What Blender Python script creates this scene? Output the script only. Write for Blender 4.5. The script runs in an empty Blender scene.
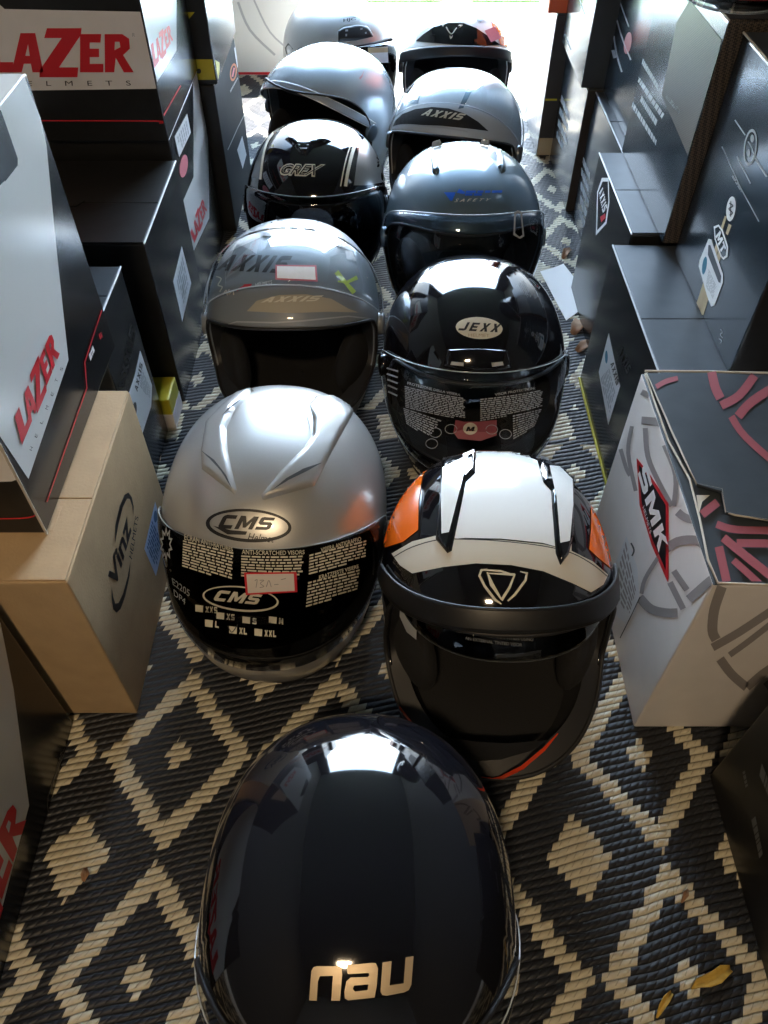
import bpy, bmesh, math, random
from mathutils import Vector, Matrix
from mathutils.bvhtree import BVHTree
from mathutils.geometry import tessellate_polygon
random.seed(7)
sc = bpy.context.scene
COL = sc.collection
R = math.radians

# ------------------------------------------------------------------ camera
H, F, PITCH = 0.85, 769.0, R(49.4)
CP, SP = math.cos(PITCH), math.sin(PITCH)
cd = bpy.data.cameras.new('camera'); cam = bpy.data.objects.new('camera', cd); COL.objects.link(cam)
cam.location = (0, 0, H); cam.rotation_euler = (math.pi/2 - PITCH, 0, 0)
cd.sensor_fit = 'VERTICAL'; cd.sensor_height = 36; cd.lens = F*36/1024; cd.clip_start = .01
sc.camera = cam
# ------------------------------------------------------------------ world, sun, exposure
EXPOSURE, SKY, SUN, LAMP = 0.8, 16.0, 22.0, 10.0
wd = bpy.data.worlds.new('sky'); sc.world = wd; wd.use_nodes = True
wn = wd.node_tree.nodes; wl = wd.node_tree.links
bg = wn['Background']; bg.inputs[1].default_value = SKY
tc = wn.new('ShaderNodeTexCoord'); sx = wn.new('ShaderNodeSeparateXYZ'); rp = wn.new('ShaderNodeValToRGB')
wl.new(tc.outputs['Generated'], sx.inputs[0]); wl.new(sx.outputs[2], rp.inputs[0]); wl.new(rp.outputs[0], bg.inputs[0])
rp.color_ramp.elements[0].position = 0.0; rp.color_ramp.elements[0].color = (.82, .9, .95, 1)
rp.color_ramp.elements[1].position = .7; rp.color_ramp.elements[1].color = (.45, .68, 1, 1)
sd = bpy.data.lights.new('sun', 'SUN'); sd.energy = SUN; sd.angle = R(1.0); sd.color = (1, .96, .9)
so = bpy.data.objects.new('sun', sd); COL.objects.link(so)
so.rotation_euler = Vector((-.12, -.47, -.88)).to_track_quat('-Z', 'Y').to_euler()
sc.view_settings.view_transform = 'Standard'; sc.view_settings.look = 'None'
sc.view_settings.gamma = 1; sc.view_settings.use_curve_mapping = False
sc.view_settings.exposure = EXPOSURE

# ------------------------------------------------------------------ node helpers
def new_mat(name):
    m = bpy.data.materials.new(name); m.use_nodes = True
    return m, m.node_tree.nodes, m.node_tree.links, m.node_tree.nodes['Principled BSDF']
def mat(name, col, rough=.5, metal=0, coat=0, cr=.05, spec=.5, bump=0, bscale=200, vary=0, vscale=30, emit=0):
    m, n, l, b = new_mat(name)
    c = (*col, 1)
    b.inputs['Base Color'].default_value = c; b.inputs['Roughness'].default_value = rough
    b.inputs['Metallic'].default_value = metal; b.inputs['Coat Weight'].default_value = coat
    b.inputs['Coat Roughness'].default_value = cr; b.inputs['Specular IOR Level'].default_value = spec
    t = n.new('ShaderNodeTexCoord')
    if vary:
        z = n.new('ShaderNodeTexNoise'); z.inputs['Scale'].default_value = vscale; z.inputs['Detail'].default_value = 5
        l.new(t.outputs['Object'], z.inputs['Vector'])
        r = n.new('ShaderNodeMapRange'); r.inputs[1].default_value = .3; r.inputs[2].default_value = .7
        r.inputs[3].default_value = 1-vary; r.inputs[4].default_value = 1+vary; l.new(z.outputs[0], r.inputs[0])
        v = n.new('ShaderNodeVectorMath'); v.operation = 'SCALE'; v.inputs[0].default_value = col
        l.new(r.outputs[0], v.inputs['Scale']); l.new(v.outputs[0], b.inputs['Base Color'])
    if bump:
        z = n.new('ShaderNodeTexNoise'); z.inputs['Scale'].default_value = bscale; z.inputs['Detail'].default_value = 3
        l.new(t.outputs['Object'], z.inputs['Vector'])
        u = n.new('ShaderNodeBump'); u.inputs['Strength'].default_value = bump; u.inputs['Distance'].default_value = .002
        l.new(z.outputs[0], u.inputs['Height']); l.new(u.outputs[0], b.inputs['Normal'])
    if emit:
        b.inputs['Emission Color'].default_value = c; b.inputs['Emission Strength'].default_value = emit
    return m
def clear_mat(name, tint, gloss=1.0, rough=.02, ior=1.5):
    m, n, l, b = new_mat(name); n.remove(b)
    o = n['Material Output']
    t = n.new('ShaderNodeBsdfTransparent'); t.inputs[0].default_value = (*tint, 1)
    g = n.new('ShaderNodeBsdfGlossy'); g.inputs['Roughness'].default_value = rough; g.inputs[0].default_value = (gloss, gloss, gloss, 1)
    f = n.new('ShaderNodeFresnel'); f.inputs[0].default_value = ior
    ge = n.new('ShaderNodeNewGeometry'); iv = n.new('ShaderNodeMath'); iv.operation = 'SUBTRACT'; iv.inputs[0].default_value = 1
    mu = n.new('ShaderNodeMath'); mu.operation = 'MULTIPLY'; l.new(ge.outputs['Backfacing'], iv.inputs[1]); l.new(iv.outputs[0], mu.inputs[0]); l.new(f.outputs[0], mu.inputs[1])
    x = n.new('ShaderNodeMixShader'); l.new(mu.outputs[0], x.inputs[0]); l.new(t.outputs[0], x.inputs[1]); l.new(g.outputs[0], x.inputs[2])
    l.new(x.outputs[0], o.inputs[0]); return m

M = {}
M['gloss_black'] = mat('gloss_black_paint', (.006, .006, .008), .06, coat=.6)
M['matt_black'] = mat('matt_black_plastic', (.008, .008, .009), .42)
M['lining'] = mat('black_lining_fabric', (.010, .010, .011), .95, bump=.6, bscale=900)
M['rubber'] = mat('black_rubber', (.012, .012, .013), .55)
M['silver'] = mat('silver_metallic_paint', (.50, .495, .48), .34, metal=.55, coat=.8, vary=.05, vscale=1500)
M['silver_dark'] = mat('dark_silver_paint', (.12, .13, .14), .3, metal=.5, coat=.6)
M['grey_matt'] = mat('anthracite_satin_paint', (.20, .22, .24), .42, coat=.2)
M['grey_light'] = mat('light_grey_paint', (.45, .48, .50), .38, coat=.3)
M['blue_grey'] = mat('blue_grey_metallic_paint', (.10, .15, .19), .38, metal=.35, coat=.9)
M['ice_silver'] = mat('ice_silver_paint', (.55, .62, .68), .25, metal=.5, coat=.9)
M['white_paint'] = mat('white_gloss_paint', (.80, .80, .77), .15, coat=.5)
M['cream_paint'] = mat('cream_gloss_paint', (.68, .64, .54), .2, coat=.5)
M['orange_paint'] = mat('orange_gloss_paint', (.90, .16, .01), .18, coat=.6)
M['red_orange'] = mat('red_orange_paint', (.75, .06, .015), .25, coat=.4)
M['gold'] = mat('pale_gold_print', (.42, .32, .20), .4, metal=.3)
M['cream_print'] = mat('cream_print', (.66, .62, .50), .5)
M['white_print'] = mat('white_print', (.75, .76, .76), .5)
M['grey_print'] = mat('grey_print', (.38, .40, .42), .5)
M['dim_print'] = mat('dim_grey_print', (.16, .17, .18), .5)
M['black_print'] = mat('black_print', (.008, .008, .010), .4)
M['red_print'] = mat('red_print', (.62, .02, .03), .4)
M['pink_print'] = mat('pink_print', (.62, .18, .22), .5)
M['coral_print'] = mat('coral_print', (.30, .075, .09), .5)
M['blue_print'] = mat('blue_print', (.01, .10, .55), .3)
M['label_blue'] = mat('pale_blue_label', (.42, .55, .78), .5)
M['label_print'] = mat('label_blue_ink', (.05, .14, .32), .5)
M['teal_print'] = mat('teal_print', (.02, .16, .25), .5)
M['lime'] = mat('lime_print', (.50, .62, .10), .4)
M['yellow'] = mat('mustard_yellow_board', (.48, .42, .025), .4, vary=.08)
M['paper'] = mat('white_paper', (.92, .92, .90), .7, bump=.2, bscale=60)
M['label'] = mat('white_label_paper', (.70, .72, .74), .45)
M['tag'] = mat('price_label_paper', (.72, .66, .62), .6)
M['kraft'] = mat('kraft_cardboard', (.47, .33, .185), .7, bump=.25, bscale=300, vary=.07)
M['kraft_edge'] = mat('pale_cardboard_edge', (.55, .50, .42), .8, bump=.4, bscale=600)
M['white_board'] = mat('white_coated_cardboard', (.76, .73, .71), .32, vary=.03)
M['white_gloss_board'] = mat('white_laminated_cardboard', (.70, .71, .70), .22)
M['black_gloss_board'] = mat('black_laminated_cardboard', (.012, .013, .015), .24, coat=.25, cr=.16, bump=.05, bscale=9, vary=.2, vscale=50)
M['navy_gloss_board'] = mat('slate_laminated_cardboard', (.020, .030, .040), .22, coat=.2, cr=.1, bump=.06, bscale=8, vary=.15)
M['black_board'] = mat('black_cardboard', (.012, .012, .012), .38, bump=.12, bscale=40, vary=.2, vscale=60)
M['satin_board'] = mat('satin_black_cardboard', (.022, .030, .038), .55, spec=.2, bump=.05, bscale=20, vary=.1)
M['slate_board'] = mat('slate_grey_cardboard', (.045, .055, .066), .45, bump=.1, bscale=30, vary=.12)
M['brown_board'] = mat('brown_black_cardboard', (.040, .034, .030), .5, bump=.1, bscale=30)
M['orange_board'] = mat('orange_red_cardboard', (.62, .10, .03), .4)
M['swirl'] = mat('warm_grey_print', (.30, .28, .28), .4)
M['tan_print'] = mat('tan_print', (.45, .36, .22), .5)
M['clear'] = clear_mat('clear_visor', (.90, .93, .95))
M['clear_coat'] = clear_mat('coated_clear_visor', (.95, .97, .98), ior=1.7)
M['smoke'] = clear_mat('smoked_visor', (.22, .23, .25), ior=1.5)
M['film'] = clear_mat('dark_tinted_visor', (.33, .33, .34), ior=1.4, rough=.08)
M['film_grey'] = clear_mat('printed_film_visor', (.55, .56, .57), ior=1.45, rough=.05)
M['visor_edge'] = mat('clear_visor_edge', (.55, .60, .64), .15, coat=.5)  # pale tone stands in for the glint along visor rims
M['smoke_edge'] = mat('smoked_visor_edge', (.10, .11, .12), .15, coat=.5)
M['beige'] = mat('beige_foam', (.42, .37, .28), .7)
M['leaf'] = mat('dry_leaf', (.50, .33, .06), .7, vary=.3, vscale=60)
M['brown_leaf'] = mat('brown_leaf', (.28, .16, .09), .8, vary=.3, vscale=60)
M['steel'] = mat('brushed_steel', (.5, .5, .5), .3, metal=1)
M['canvas'] = mat('dark_canvas', (.022, .023, .025), .9, bump=.3, bscale=120, vary=.1)
M['canvas_wall'] = mat('grey_canvas', (.055, .055, .055), .9, bump=.3, bscale=120, vary=.1)

def mesh_weave():
    m, n, l, b = new_mat('woven_carbon_print')
    t = n.new('ShaderNodeTexCoord'); mp = n.new('ShaderNodeMapping'); mp.inputs['Rotation'].default_value = (.6, .6, R(45))
    c = n.new('ShaderNodeTexChecker'); c.inputs['Scale'].default_value = 420
    c.inputs[1].default_value = (.10, .08, .06, 1); c.inputs[2].default_value = (.02, .02, .022, 1)
    l.new(t.outputs['Object'], mp.inputs[0]); l.new(mp.outputs[0], c.inputs[0]); l.new(c.outputs[0], b.inputs['Base Color'])
    b.inputs['Roughness'].default_value = .45; b.inputs['Specular IOR Level'].default_value = .3; return m
M['weave'] = mesh_weave()

def rug_mat():
    m, n, l, b = new_mat('woven_diamond_rug')
    def val(x):
        if isinstance(x, (int, float)): return x
        return x
    def op(o, a, c=0.0, d=None):
        k = n.new('ShaderNodeMath'); k.operation = o
        for i, x in enumerate((a, c) if d is None else (a, c, d)):
            if isinstance(x, (int, float)): k.inputs[i].default_value = x
            else: l.new(x, k.inputs[i])
        return k.outputs[0]
    t = n.new('ShaderNodeTexCoord'); s = n.new('ShaderNodeSeparateXYZ'); l.new(t.outputs['Object'], s.inputs[0])
    X, Y = s.outputs[0], s.outputs[1]
    # slight waviness of the ribs
    z = n.new('ShaderNodeTexNoise'); z.inputs['Scale'].default_value = 9; l.new(t.outputs['Object'], z.inputs['Vector'])
    wob = op('MULTIPLY', op('SUBTRACT', z.outputs[0], .5), .012)
    a = R(13); ca, sa = math.cos(a), math.sin(a)
    q = op('ADD', op('MULTIPLY', X, ca), op('MULTIPLY', Y, sa))
    r = op('ADD', op('ADD', op('MULTIPLY', X, -sa), op('MULTIPLY', Y, ca)), wob)
    p = .0078
    rr = op('DIVIDE', r, p); k = op('FLOOR', rr); f = op('SUBTRACT', rr, k)
    ck = op('SUBTRACT', op('MULTIPLY', op('ADD', k, .5), p), wob)
    wn_ = n.new('ShaderNodeTexWhiteNoise'); wn_.noise_dimensions = '1D'; l.new(k, wn_.inputs['W'])
    par = op('MULTIPLY', op('SUBTRACT', wn_.outputs[0], .5), .0075)
    q2 = op('ADD', op('ADD', q, op('MULTIPLY', op('SUBTRACT', f, .5), -.0045)), par)
    Xq = op('SUBTRACT', op('MULTIPLY', q2, ca), op('MULTIPLY', ck, sa))
    Yq = op('ADD', op('MULTIPLY', q2, sa), op('MULTIPLY', ck, ca))
    far = op('GREATER_THAN', Y, .95)
    w = op('SUBTRACT', .1765, op('MULTIPLY', far, .0365))
    x0 = op('ADD', -.2365, op('MULTIPLY', far, .6185))
    y0 = op('ADD', .3625, op('MULTIPLY', far, -.002))
    u = op('FRACT', op('ADD', op('DIVIDE', op('SUBTRACT', Xq, x0), w), 20.5))
    v = op('FRACT', op('ADD', op('DIVIDE', op('SUBTRACT', Yq, y0), .2225), 20.5))
    au = op('ABSOLUTE', op('SUBTRACT', u, .5)); av = op('ABSOLUTE', op('SUBTRACT', v, .5))
    mm = op('ADD', au, av)
    line = op('MULTIPLY', op('GREATER_THAN', mm, .345), op('LESS_THAN', mm, .485))
    c = op('MAXIMUM', line, op('MAXIMUM', op('LESS_THAN', mm, .088), op('GREATER_THAN', mm, .80)))
    band = op('MULTIPLY', op('GREATER_THAN', Y, .868), op('LESS_THAN', Y, .95))
    inn = op('MULTIPLY', op('GREATER_THAN', Yq, .88), op('LESS_THAN', Yq, .94))
    blk = op('MULTIPLY', inn, op('LESS_THAN', op('FRACT', op('ADD', op('DIVIDE', Xq, .09), 10.1)), .45))
    c = op('ADD', op('MULTIPLY', c, op('SUBTRACT', 1, band)), op('MULTIPLY', blk, band))
    # stitches
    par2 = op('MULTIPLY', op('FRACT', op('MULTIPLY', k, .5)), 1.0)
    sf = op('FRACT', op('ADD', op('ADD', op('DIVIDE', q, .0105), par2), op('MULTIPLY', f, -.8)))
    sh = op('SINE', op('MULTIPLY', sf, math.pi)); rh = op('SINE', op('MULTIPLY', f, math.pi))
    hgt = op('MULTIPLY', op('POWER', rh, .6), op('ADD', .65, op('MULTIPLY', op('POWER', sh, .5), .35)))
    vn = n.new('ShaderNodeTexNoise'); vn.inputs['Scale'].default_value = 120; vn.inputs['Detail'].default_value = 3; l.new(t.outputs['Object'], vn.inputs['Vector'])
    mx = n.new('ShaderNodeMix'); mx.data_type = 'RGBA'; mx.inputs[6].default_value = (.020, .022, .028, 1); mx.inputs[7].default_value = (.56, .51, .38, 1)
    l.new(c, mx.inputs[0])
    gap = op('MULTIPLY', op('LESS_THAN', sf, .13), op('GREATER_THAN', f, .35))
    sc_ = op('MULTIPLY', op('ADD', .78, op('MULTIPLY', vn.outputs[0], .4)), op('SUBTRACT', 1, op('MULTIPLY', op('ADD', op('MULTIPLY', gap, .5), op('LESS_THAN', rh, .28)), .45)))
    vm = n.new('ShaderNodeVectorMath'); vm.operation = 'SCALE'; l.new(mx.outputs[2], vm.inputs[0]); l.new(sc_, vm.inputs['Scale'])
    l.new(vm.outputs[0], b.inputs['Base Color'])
    bu = n.new('ShaderNodeBump'); bu.inputs['Strength'].default_value = .9; bu.inputs['Distance'].default_value = .003
    l.new(hgt, bu.inputs['Height']); l.new(bu.outputs[0], b.inputs['Normal'])
    b.inputs['Roughness'].default_value = .45; b.inputs['Specular IOR Level'].default_value = .35
    return m
def grass_mat():
    m, n, l, b = new_mat('lawn_grass')
    t = n.new('ShaderNodeTexCoord'); z = n.new('ShaderNodeTexNoise'); z.inputs['Scale'].default_value = 35; z.inputs['Detail'].default_value = 6
    l.new(t.outputs['Object'], z.inputs['Vector'])
    r = n.new('ShaderNodeValToRGB'); r.color_ramp.elements[0].color = (.08, .20, .05, 1); r.color_ramp.elements[1].color = (.30, .50, .16, 1)
    l.new(z.outputs[0], r.inputs[0]); l.new(r.outputs[0], b.inputs['Base Color']); b.inputs['Roughness'].default_value = .9
    u = n.new('ShaderNodeBump'); u.inputs['Distance'].default_value = .02; l.new(z.outputs[0], u.inputs['Height']); l.new(u.outputs[0], b.inputs['Normal'])
    return m

# ------------------------------------------------------------------ object helpers
def link(name, me, material=None, parent=None):
    o = bpy.data.objects.new(name, me); COL.objects.link(o)
    if material is not None:
        for q in (material if isinstance(material, (list, tuple)) else [material]): me.materials.append(q)
    if parent is not None: o.parent = parent
    return o
def mk(name, verts, faces, material, parent=None, smooth=False):
    me = bpy.data.meshes.new(name); me.from_pydata([tuple(v) for v in verts], [], faces); me.update()
    bm = bmesh.new(); bm.from_mesh(me); bmesh.ops.recalc_face_normals(bm, faces=bm.faces); bm.to_mesh(me); bm.free()
    if smooth:
        for p in me.polygons: p.use_smooth = True
    return link(name, me, material, parent)
def thing(name, label, cat, loc=(0, 0, 0), rz=0, group=None):
    o = bpy.data.objects.new(name, None); COL.objects.link(o); o.empty_display_size = .05
    o.location = loc; o.rotation_euler = (0, 0, rz); o['label'] = label; o['category'] = cat
    if group: o['group'] = group
    bpy.context.view_layer.update(); return o
def tag(o, label, cat, group=None, kind=None):
    o['label'] = label; o['category'] = cat
    if group: o['group'] = group
    if kind: o['kind'] = kind
    return o
def box_bm(bm, x0, x1, y0, y1, z0, z1, bev=0):
    r = bmesh.ops.create_cube(bm, size=1)
    for v in r['verts']:
        v.co = Vector(((x0+x1)/2+v.co.x*(x1-x0), (y0+y1)/2+v.co.y*(y1-y0), (z0+z1)/2+v.co.z*(z1-z0)))
    if bev:
        bmesh.ops.bevel(bm, geom=list({e for v in r['verts'] for e in v.link_edges}), offset=bev, segments=2, profile=.6, affect='EDGES')
def from_bm(name, bm, material, parent=None, smooth=False):
    me = bpy.data.meshes.new(name); bm.to_mesh(me); bm.free()
    if smooth:
        for p in me.polygons: p.use_smooth = True
    return link(name, me, material, parent)
def tube(name, pts, rad, material, parent=None, closed=False, seg=6):
    vs, fs = [], []; N = len(pts); pts = [Vector(p) for p in pts]
    up = Vector((0.13, .21, 1)).normalized()
    for i, p in enumerate(pts):
        a = pts[(i-1) % N] if (closed or i > 0) else p; b = pts[(i+1) % N] if (closed or i < N-1) else p
        t = (b-a).normalized()
        if i == 0: n1 = t.cross(up).normalized()
        else: n1 = (n1 - t*n1.dot(t)).normalized()
        n2 = t.cross(n1)
        for k in range(seg):
            an = 2*math.pi*k/seg; vs.append(p + (n1*math.cos(an)+n2*math.sin(an))*rad)
    for i in range(N if closed else N-1):
        for k in range(seg):
            j = (i+1) % N
            fs.append((i*seg+k, i*seg+(k+1) % seg, j*seg+(k+1) % seg, j*seg+k))
    return mk(name, vs, fs, material, parent, True)

# ------------------------------------------------------------------ printing on surfaces
def ray(px, py):
    u = (px-384)/F; v = (py-512)/F
    return Vector((u, CP - v*SP, -SP - v*CP))
def shapes_mesh(loops_list, step=None):
    """list of loop-lists (outer, holes...) in 2D -> bmesh"""
    bm = bmesh.new()
    for loops in loops_list:
        flat = [Vector((x, y, 0)) for lp in loops for x, y in lp]
        tris = tessellate_polygon([[Vector((x, y, 0)) for x, y in lp] for lp in loops])
        vs = [bm.verts.new(p) for p in flat]
        for t in tris:
            try: bm.faces.new([vs[i] for i in t])
            except ValueError: pass
    if step:
        cut_grid(bm, step)
    return bm
def cut_grid(bm, step):
    if not bm.verts: return
    xs = [v.co.x for v in bm.verts]; ys = [v.co.y for v in bm.verts]
    for ax, lo, hi in ((0, min(xs), max(xs)), (1, min(ys), max(ys))):
        k = math.floor(lo/step)+1
        while k*step < hi:
            co = Vector((0, 0, 0)); co[ax] = k*step; no = Vector((0, 0, 0)); no[ax] = 1
            bmesh.ops.bisect_plane(bm, geom=list(bm.verts)+list(bm.edges)+list(bm.faces), plane_co=co, plane_no=no, dist=1e-5)
            k += 1
_fonts = {}
def text_geo(body, bold=.0, shear=0.0, space=1.0):
    if any(c in body for c in 'MWN'): bold = min(bold, .012)
    key = (body, bold, shear, space)
    if key in _fonts: return _fonts[key]
    cu = bpy.data.curves.new('t', 'FONT'); cu.body = body; cu.offset = bold; cu.shear = shear; cu.space_character = space
    cu.resolution_u = 3
    o = bpy.data.objects.new('t', cu); COL.objects.link(o)
    me = bpy.data.meshes.new_from_object(o.evaluated_get(bpy.context.evaluated_depsgraph_get()))
    bpy.data.objects.remove(o); bpy.data.curves.remove(cu)
    xs = [v.co.x for v in me.vertices]; ys = [v.co.y for v in me.vertices]
    a, b, c, d = min(xs), max(xs), min(ys), max(ys)
    V = [((v.co.x-a)/(b-a), (v.co.y-c)/(d-c)) for v in me.vertices]; Fc = [tuple(p.vertices) for p in me.polygons]
    bpy.data.meshes.remove(me); _fonts[key] = (V, Fc); return V, Fc
def quad_map(q, bow=0):
    tl, tr, br, bl = q
    def f(u, v):
        x = bl[0]*(1-u)*(1-v)+br[0]*u*(1-v)+tl[0]*(1-u)*v+tr[0]*u*v
        y = bl[1]*(1-u)*(1-v)+br[1]*u*(1-v)+tl[1]*(1-u)*v+tr[1]*u*v
        return x, y + bow*4*u*(1-u)
    return f
def text_bm(body, quad, bold=0, shear=0, space=1.0, step=None, bow=0):
    V, Fc = text_geo(body, bold, shear, space)
    bm = bmesh.new(); vs = [bm.verts.new((x, y, 0)) for x, y in V]
    for f in Fc:
        try: bm.faces.new([vs[i] for i in f])
        except ValueError: pass
    if step or bow:
        bmesh.ops.triangulate(bm, faces=bm.faces)
        w = math.hypot(quad[1][0]-quad[0][0], quad[1][1]-quad[0][1])
        cut_grid(bm, max(.05, (step or 8)/max(w, 1)))
    f = quad_map(quad, bow)
    for v in bm.verts:
        x, y = f(v.co.x, v.co.y); v.co = Vector((x, y, 0))
    return bm
class Plane:
    def __init__(self, axis, val, sign, lim=None): self.a, self.v, self.s, self.lim = axis, val, sign, lim
    def hit(self, px, py):
        d = ray(px, py); o = Vector((0, 0, H)); t = (self.v-o[self.a])/d[self.a]
        n = Vector((0, 0, 0)); n[self.a] = self.s
        return o+d*t, n
class Curved:
    def __init__(self, bvh, ctr): self.b, self.c = bvh, ctr
    def hit(self, px, py):
        d = ray(px, py).normalized(); o = Vector((0, 0, H))
        loc, n, i, dist = self.b.ray_cast(o, d)
        if loc is None:
            p = o+d*((self.c-o).dot(d)); loc, n, i, dist = self.b.find_nearest(p)
        if n.dot(loc-self.c) < 0: n = -n
        return loc, n
def wmat(o):
    return (wmat(o.parent) if o.parent else Matrix()) @ o.matrix_basis
def apply_print(name, bm, surf, material, parent, off=.0005, rais=0, wid=3.0, smooth=False, label=None):
    """moves a flat pixel-plan mesh onto its real surface"""
    if rais:
        be = [(e.verts[0].co.copy(), e.verts[1].co.copy()) for e in bm.edges if e.is_boundary]
        def dist(p):
            m = 1e9
            for a, b in be:
                ab = b-a; L = ab.length_squared
                t = 0 if L == 0 else max(0, min(1, (p-a).dot(ab)/L)); m = min(m, (p-a-ab*t).length)
            return m
    inv = wmat(parent).inverted() if parent else Matrix()
    hs = {}
    if rais:
        for v in bm.verts:
            t = min(1, dist(v.co)/wid); hs[v] = rais*math.sin(t*math.pi/2)
    bmesh.ops.remove_doubles(bm, verts=bm.verts, dist=1e-4) if not rais else None
    for v in bm.verts:
        p, nn = surf.hit(v.co.x, v.co.y)
        v.co = p + nn*(off + (hs.get(v, 0)))
    if getattr(surf, 'lim', None):
        for ax, lo, hi in surf.lim:
            for val, sg in ((lo, -1), (hi, 1)):
                co = Vector((0, 0, 0)); co[ax] = val; no = Vector((0, 0, 0)); no[ax] = sg
                bmesh.ops.bisect_plane(bm, geom=list(bm.verts)+list(bm.edges)+list(bm.faces), plane_co=co, plane_no=no, clear_outer=True, dist=1e-7)
    for v in bm.verts: v.co = inv @ v.co
    bmesh.ops.recalc_face_normals(bm, faces=bm.faces)
    o = from_bm(name, bm, material, parent, smooth)
    if label: o['label'] = label
    return o
def poly(name, loops, surf, material, parent, step=None, **k):
    """loops: one loop, or [outer, hole..]"""
    if not isinstance(loops[0][0], (tuple, list)): loops = [loops]
    return apply_print(name, shapes_mesh([loops], step), surf, material, parent, **k)
def polys(name, many, surf, material, parent, step=None, **k):
    return apply_print(name, shapes_mesh([m if isinstance(m[0][0], (tuple, list)) else [m] for m in many], step), surf, material, parent, **k)
def each(name, many, surf, material, parent, step=None, **k):
    for q in many: poly(name, q, surf, material, parent, step=step, **k)
def text(name, body, quad, surf, material, parent, bold=0, shear=0, space=1.0, step=None, bow=0, **k):
    return apply_print(name, text_bm(body, quad, bold, shear, space, step, bow), surf, material, parent, **k)
def zz(pts, x0, y0, s): return [(x0+x/s, y0+y/s) for x, y in pts]
def ell(cx, cy, rx, ry, rot=0, n=36, sx_=0):
    c, s = math.cos(rot), math.sin(rot)
    return [(cx+rx*math.cos(t)*c-ry*math.sin(t)*s, cy+rx*math.cos(t)*s+ry*math.sin(t)*c) for t in [2*math.pi*i/n for i in range(n)]]
def stroke(pts, w):
    """polyline -> outline polygon, rounded through its points"""
    if len(pts) > 2 and not isinstance(w, (list, tuple)) and pts[0] != pts[-1]:
        q = []; P_ = [pts[0]]+list(pts)+[pts[-1]]
        for i in range(1, len(P_)-2):
            for k in range(4):
                t = k/4; a, b, c, d = P_[i-1], P_[i], P_[i+1], P_[i+2]
                q.append(tuple(.5*((2*b[j])+(-a[j]+c[j])*t+(2*a[j]-5*b[j]+4*c[j]-d[j])*t*t+(-a[j]+3*b[j]-3*c[j]+d[j])*t**3) for j in (0, 1)))
        pts = q+[pts[-1]]
    L, Rr = [], []
    for i, p in enumerate(pts):
        a = pts[max(0, i-1)]; b = pts[min(len(pts)-1, i+1)]
        dx, dy = b[0]-a[0], b[1]-a[1]; d = math.hypot(dx, dy) or 1; ww = w[i] if isinstance(w, (list, tuple)) else w
        L.append((p[0]-dy/d*ww/2, p[1]+dx/d*ww/2)); Rr.append((p[0]+dy/d*ww/2, p[1]-dx/d*ww/2))
    return L+Rr[::-1]
def in_quad(q, pts, bow=0):
    f = quad_map(q, bow); return [f(x, y) for x, y in pts]
def fine(name, quad, rows, surf, material, parent, seed=1, bow=0, fill=.55, words=7, step=None, **k):
    """rows of print too small to read, as short dashes"""
    rnd = random.Random(seed); f = quad_map(quad, bow); L = []
    for i in range(rows):
        v1 = 1-(i+.22)/rows; v0 = v1-fill/rows; u = 0
        end = 1 if i < rows-1 else rnd.uniform(.4, .9)
        while u < end-.03:
            wd_ = min(rnd.uniform(.4, 1.5)/words, end-u)
            L.append([f(u, v1), f(u+wd_, v1), f(u+wd_, v0), f(u, v0)]); u += wd_+.22/words
    bm = bmesh.new()
    for q4 in L: bm.faces.new([bm.verts.new((x, y, 0)) for x, y in q4])
    return apply_print(name, bm, surf, material, parent, **k)

GL = {'C': [[(.25, 0), (.95, 0), (.95, .27), (.32, .27), (.32, .73), (.95, .73), (.95, 1), (.25, 1), (.08, .93), (0, .8), (0, .2), (.08, .07)]],
      'M': [[(0, 0), (.24, 0), (.24, .6), (.42, .12), (.58, .12), (.76, .6), (.76, 0), (1, 0), (1, 1), (.72, 1), (.5, .48), (.28, 1), (0, 1)]],
      'S': [[(0, 0), (.8, 0), (.95, .06), (1, .15), (1, .48), (.82, .62), (.3, .62), (.3, .76), (.95, .76), (.95, 1), (.2, 1), (.05, .95), (0, .86), (0, .52), (.2, .38), (.7, .38), (.7, .24), (0, .24)]],
      'J': [[(0, 0), (.7, 0), (.9, .07), (.97, .2), (.97, 1), (.64, 1), (.64, .25), (0, .25)]],
      'E': [[(0, 0), (.95, 0), (.95, .23), (.32, .23), (.32, .39), (.85, .39), (.85, .6), (.32, .6), (.32, .77), (.95, .77), (.95, 1), (0, 1)]],
      'X': [[(0, 0), (.34, 0), (.5, .3), (.66, 0), (1, 0), (.69, .5), (1, 1), (.66, 1), (.5, .7), (.34, 1), (0, 1), (.31, .5)]],
      'A': [[(0, 0), (.3, 0), (.37, .2), (.63, .2), (.7, 0), (1, 0), (.66, 1), (.34, 1)], [(.42, .4), (.58, .4), (.5, .7)]],
      'I': [[(.15, 0), (.85, 0), (.85, 1), (.15, 1)]],
      'K': [[(0, 0), (.3, 0), (.3, .38), (.38, .45), (.66, 0), (1, 0), (.58, .6), (.95, 1), (.6, 1), (.3, .66), (.3, 1), (0, 1)]],
      'L': [[(0, 0), (.9, 0), (.9, .25), (.32, .25), (.32, 1), (0, 1)]],
      'T': [[(.35, 0), (.65, 0), (.65, .75), (1, .75), (1, 1), (0, 1), (0, .75), (.35, .75)]]}
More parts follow.
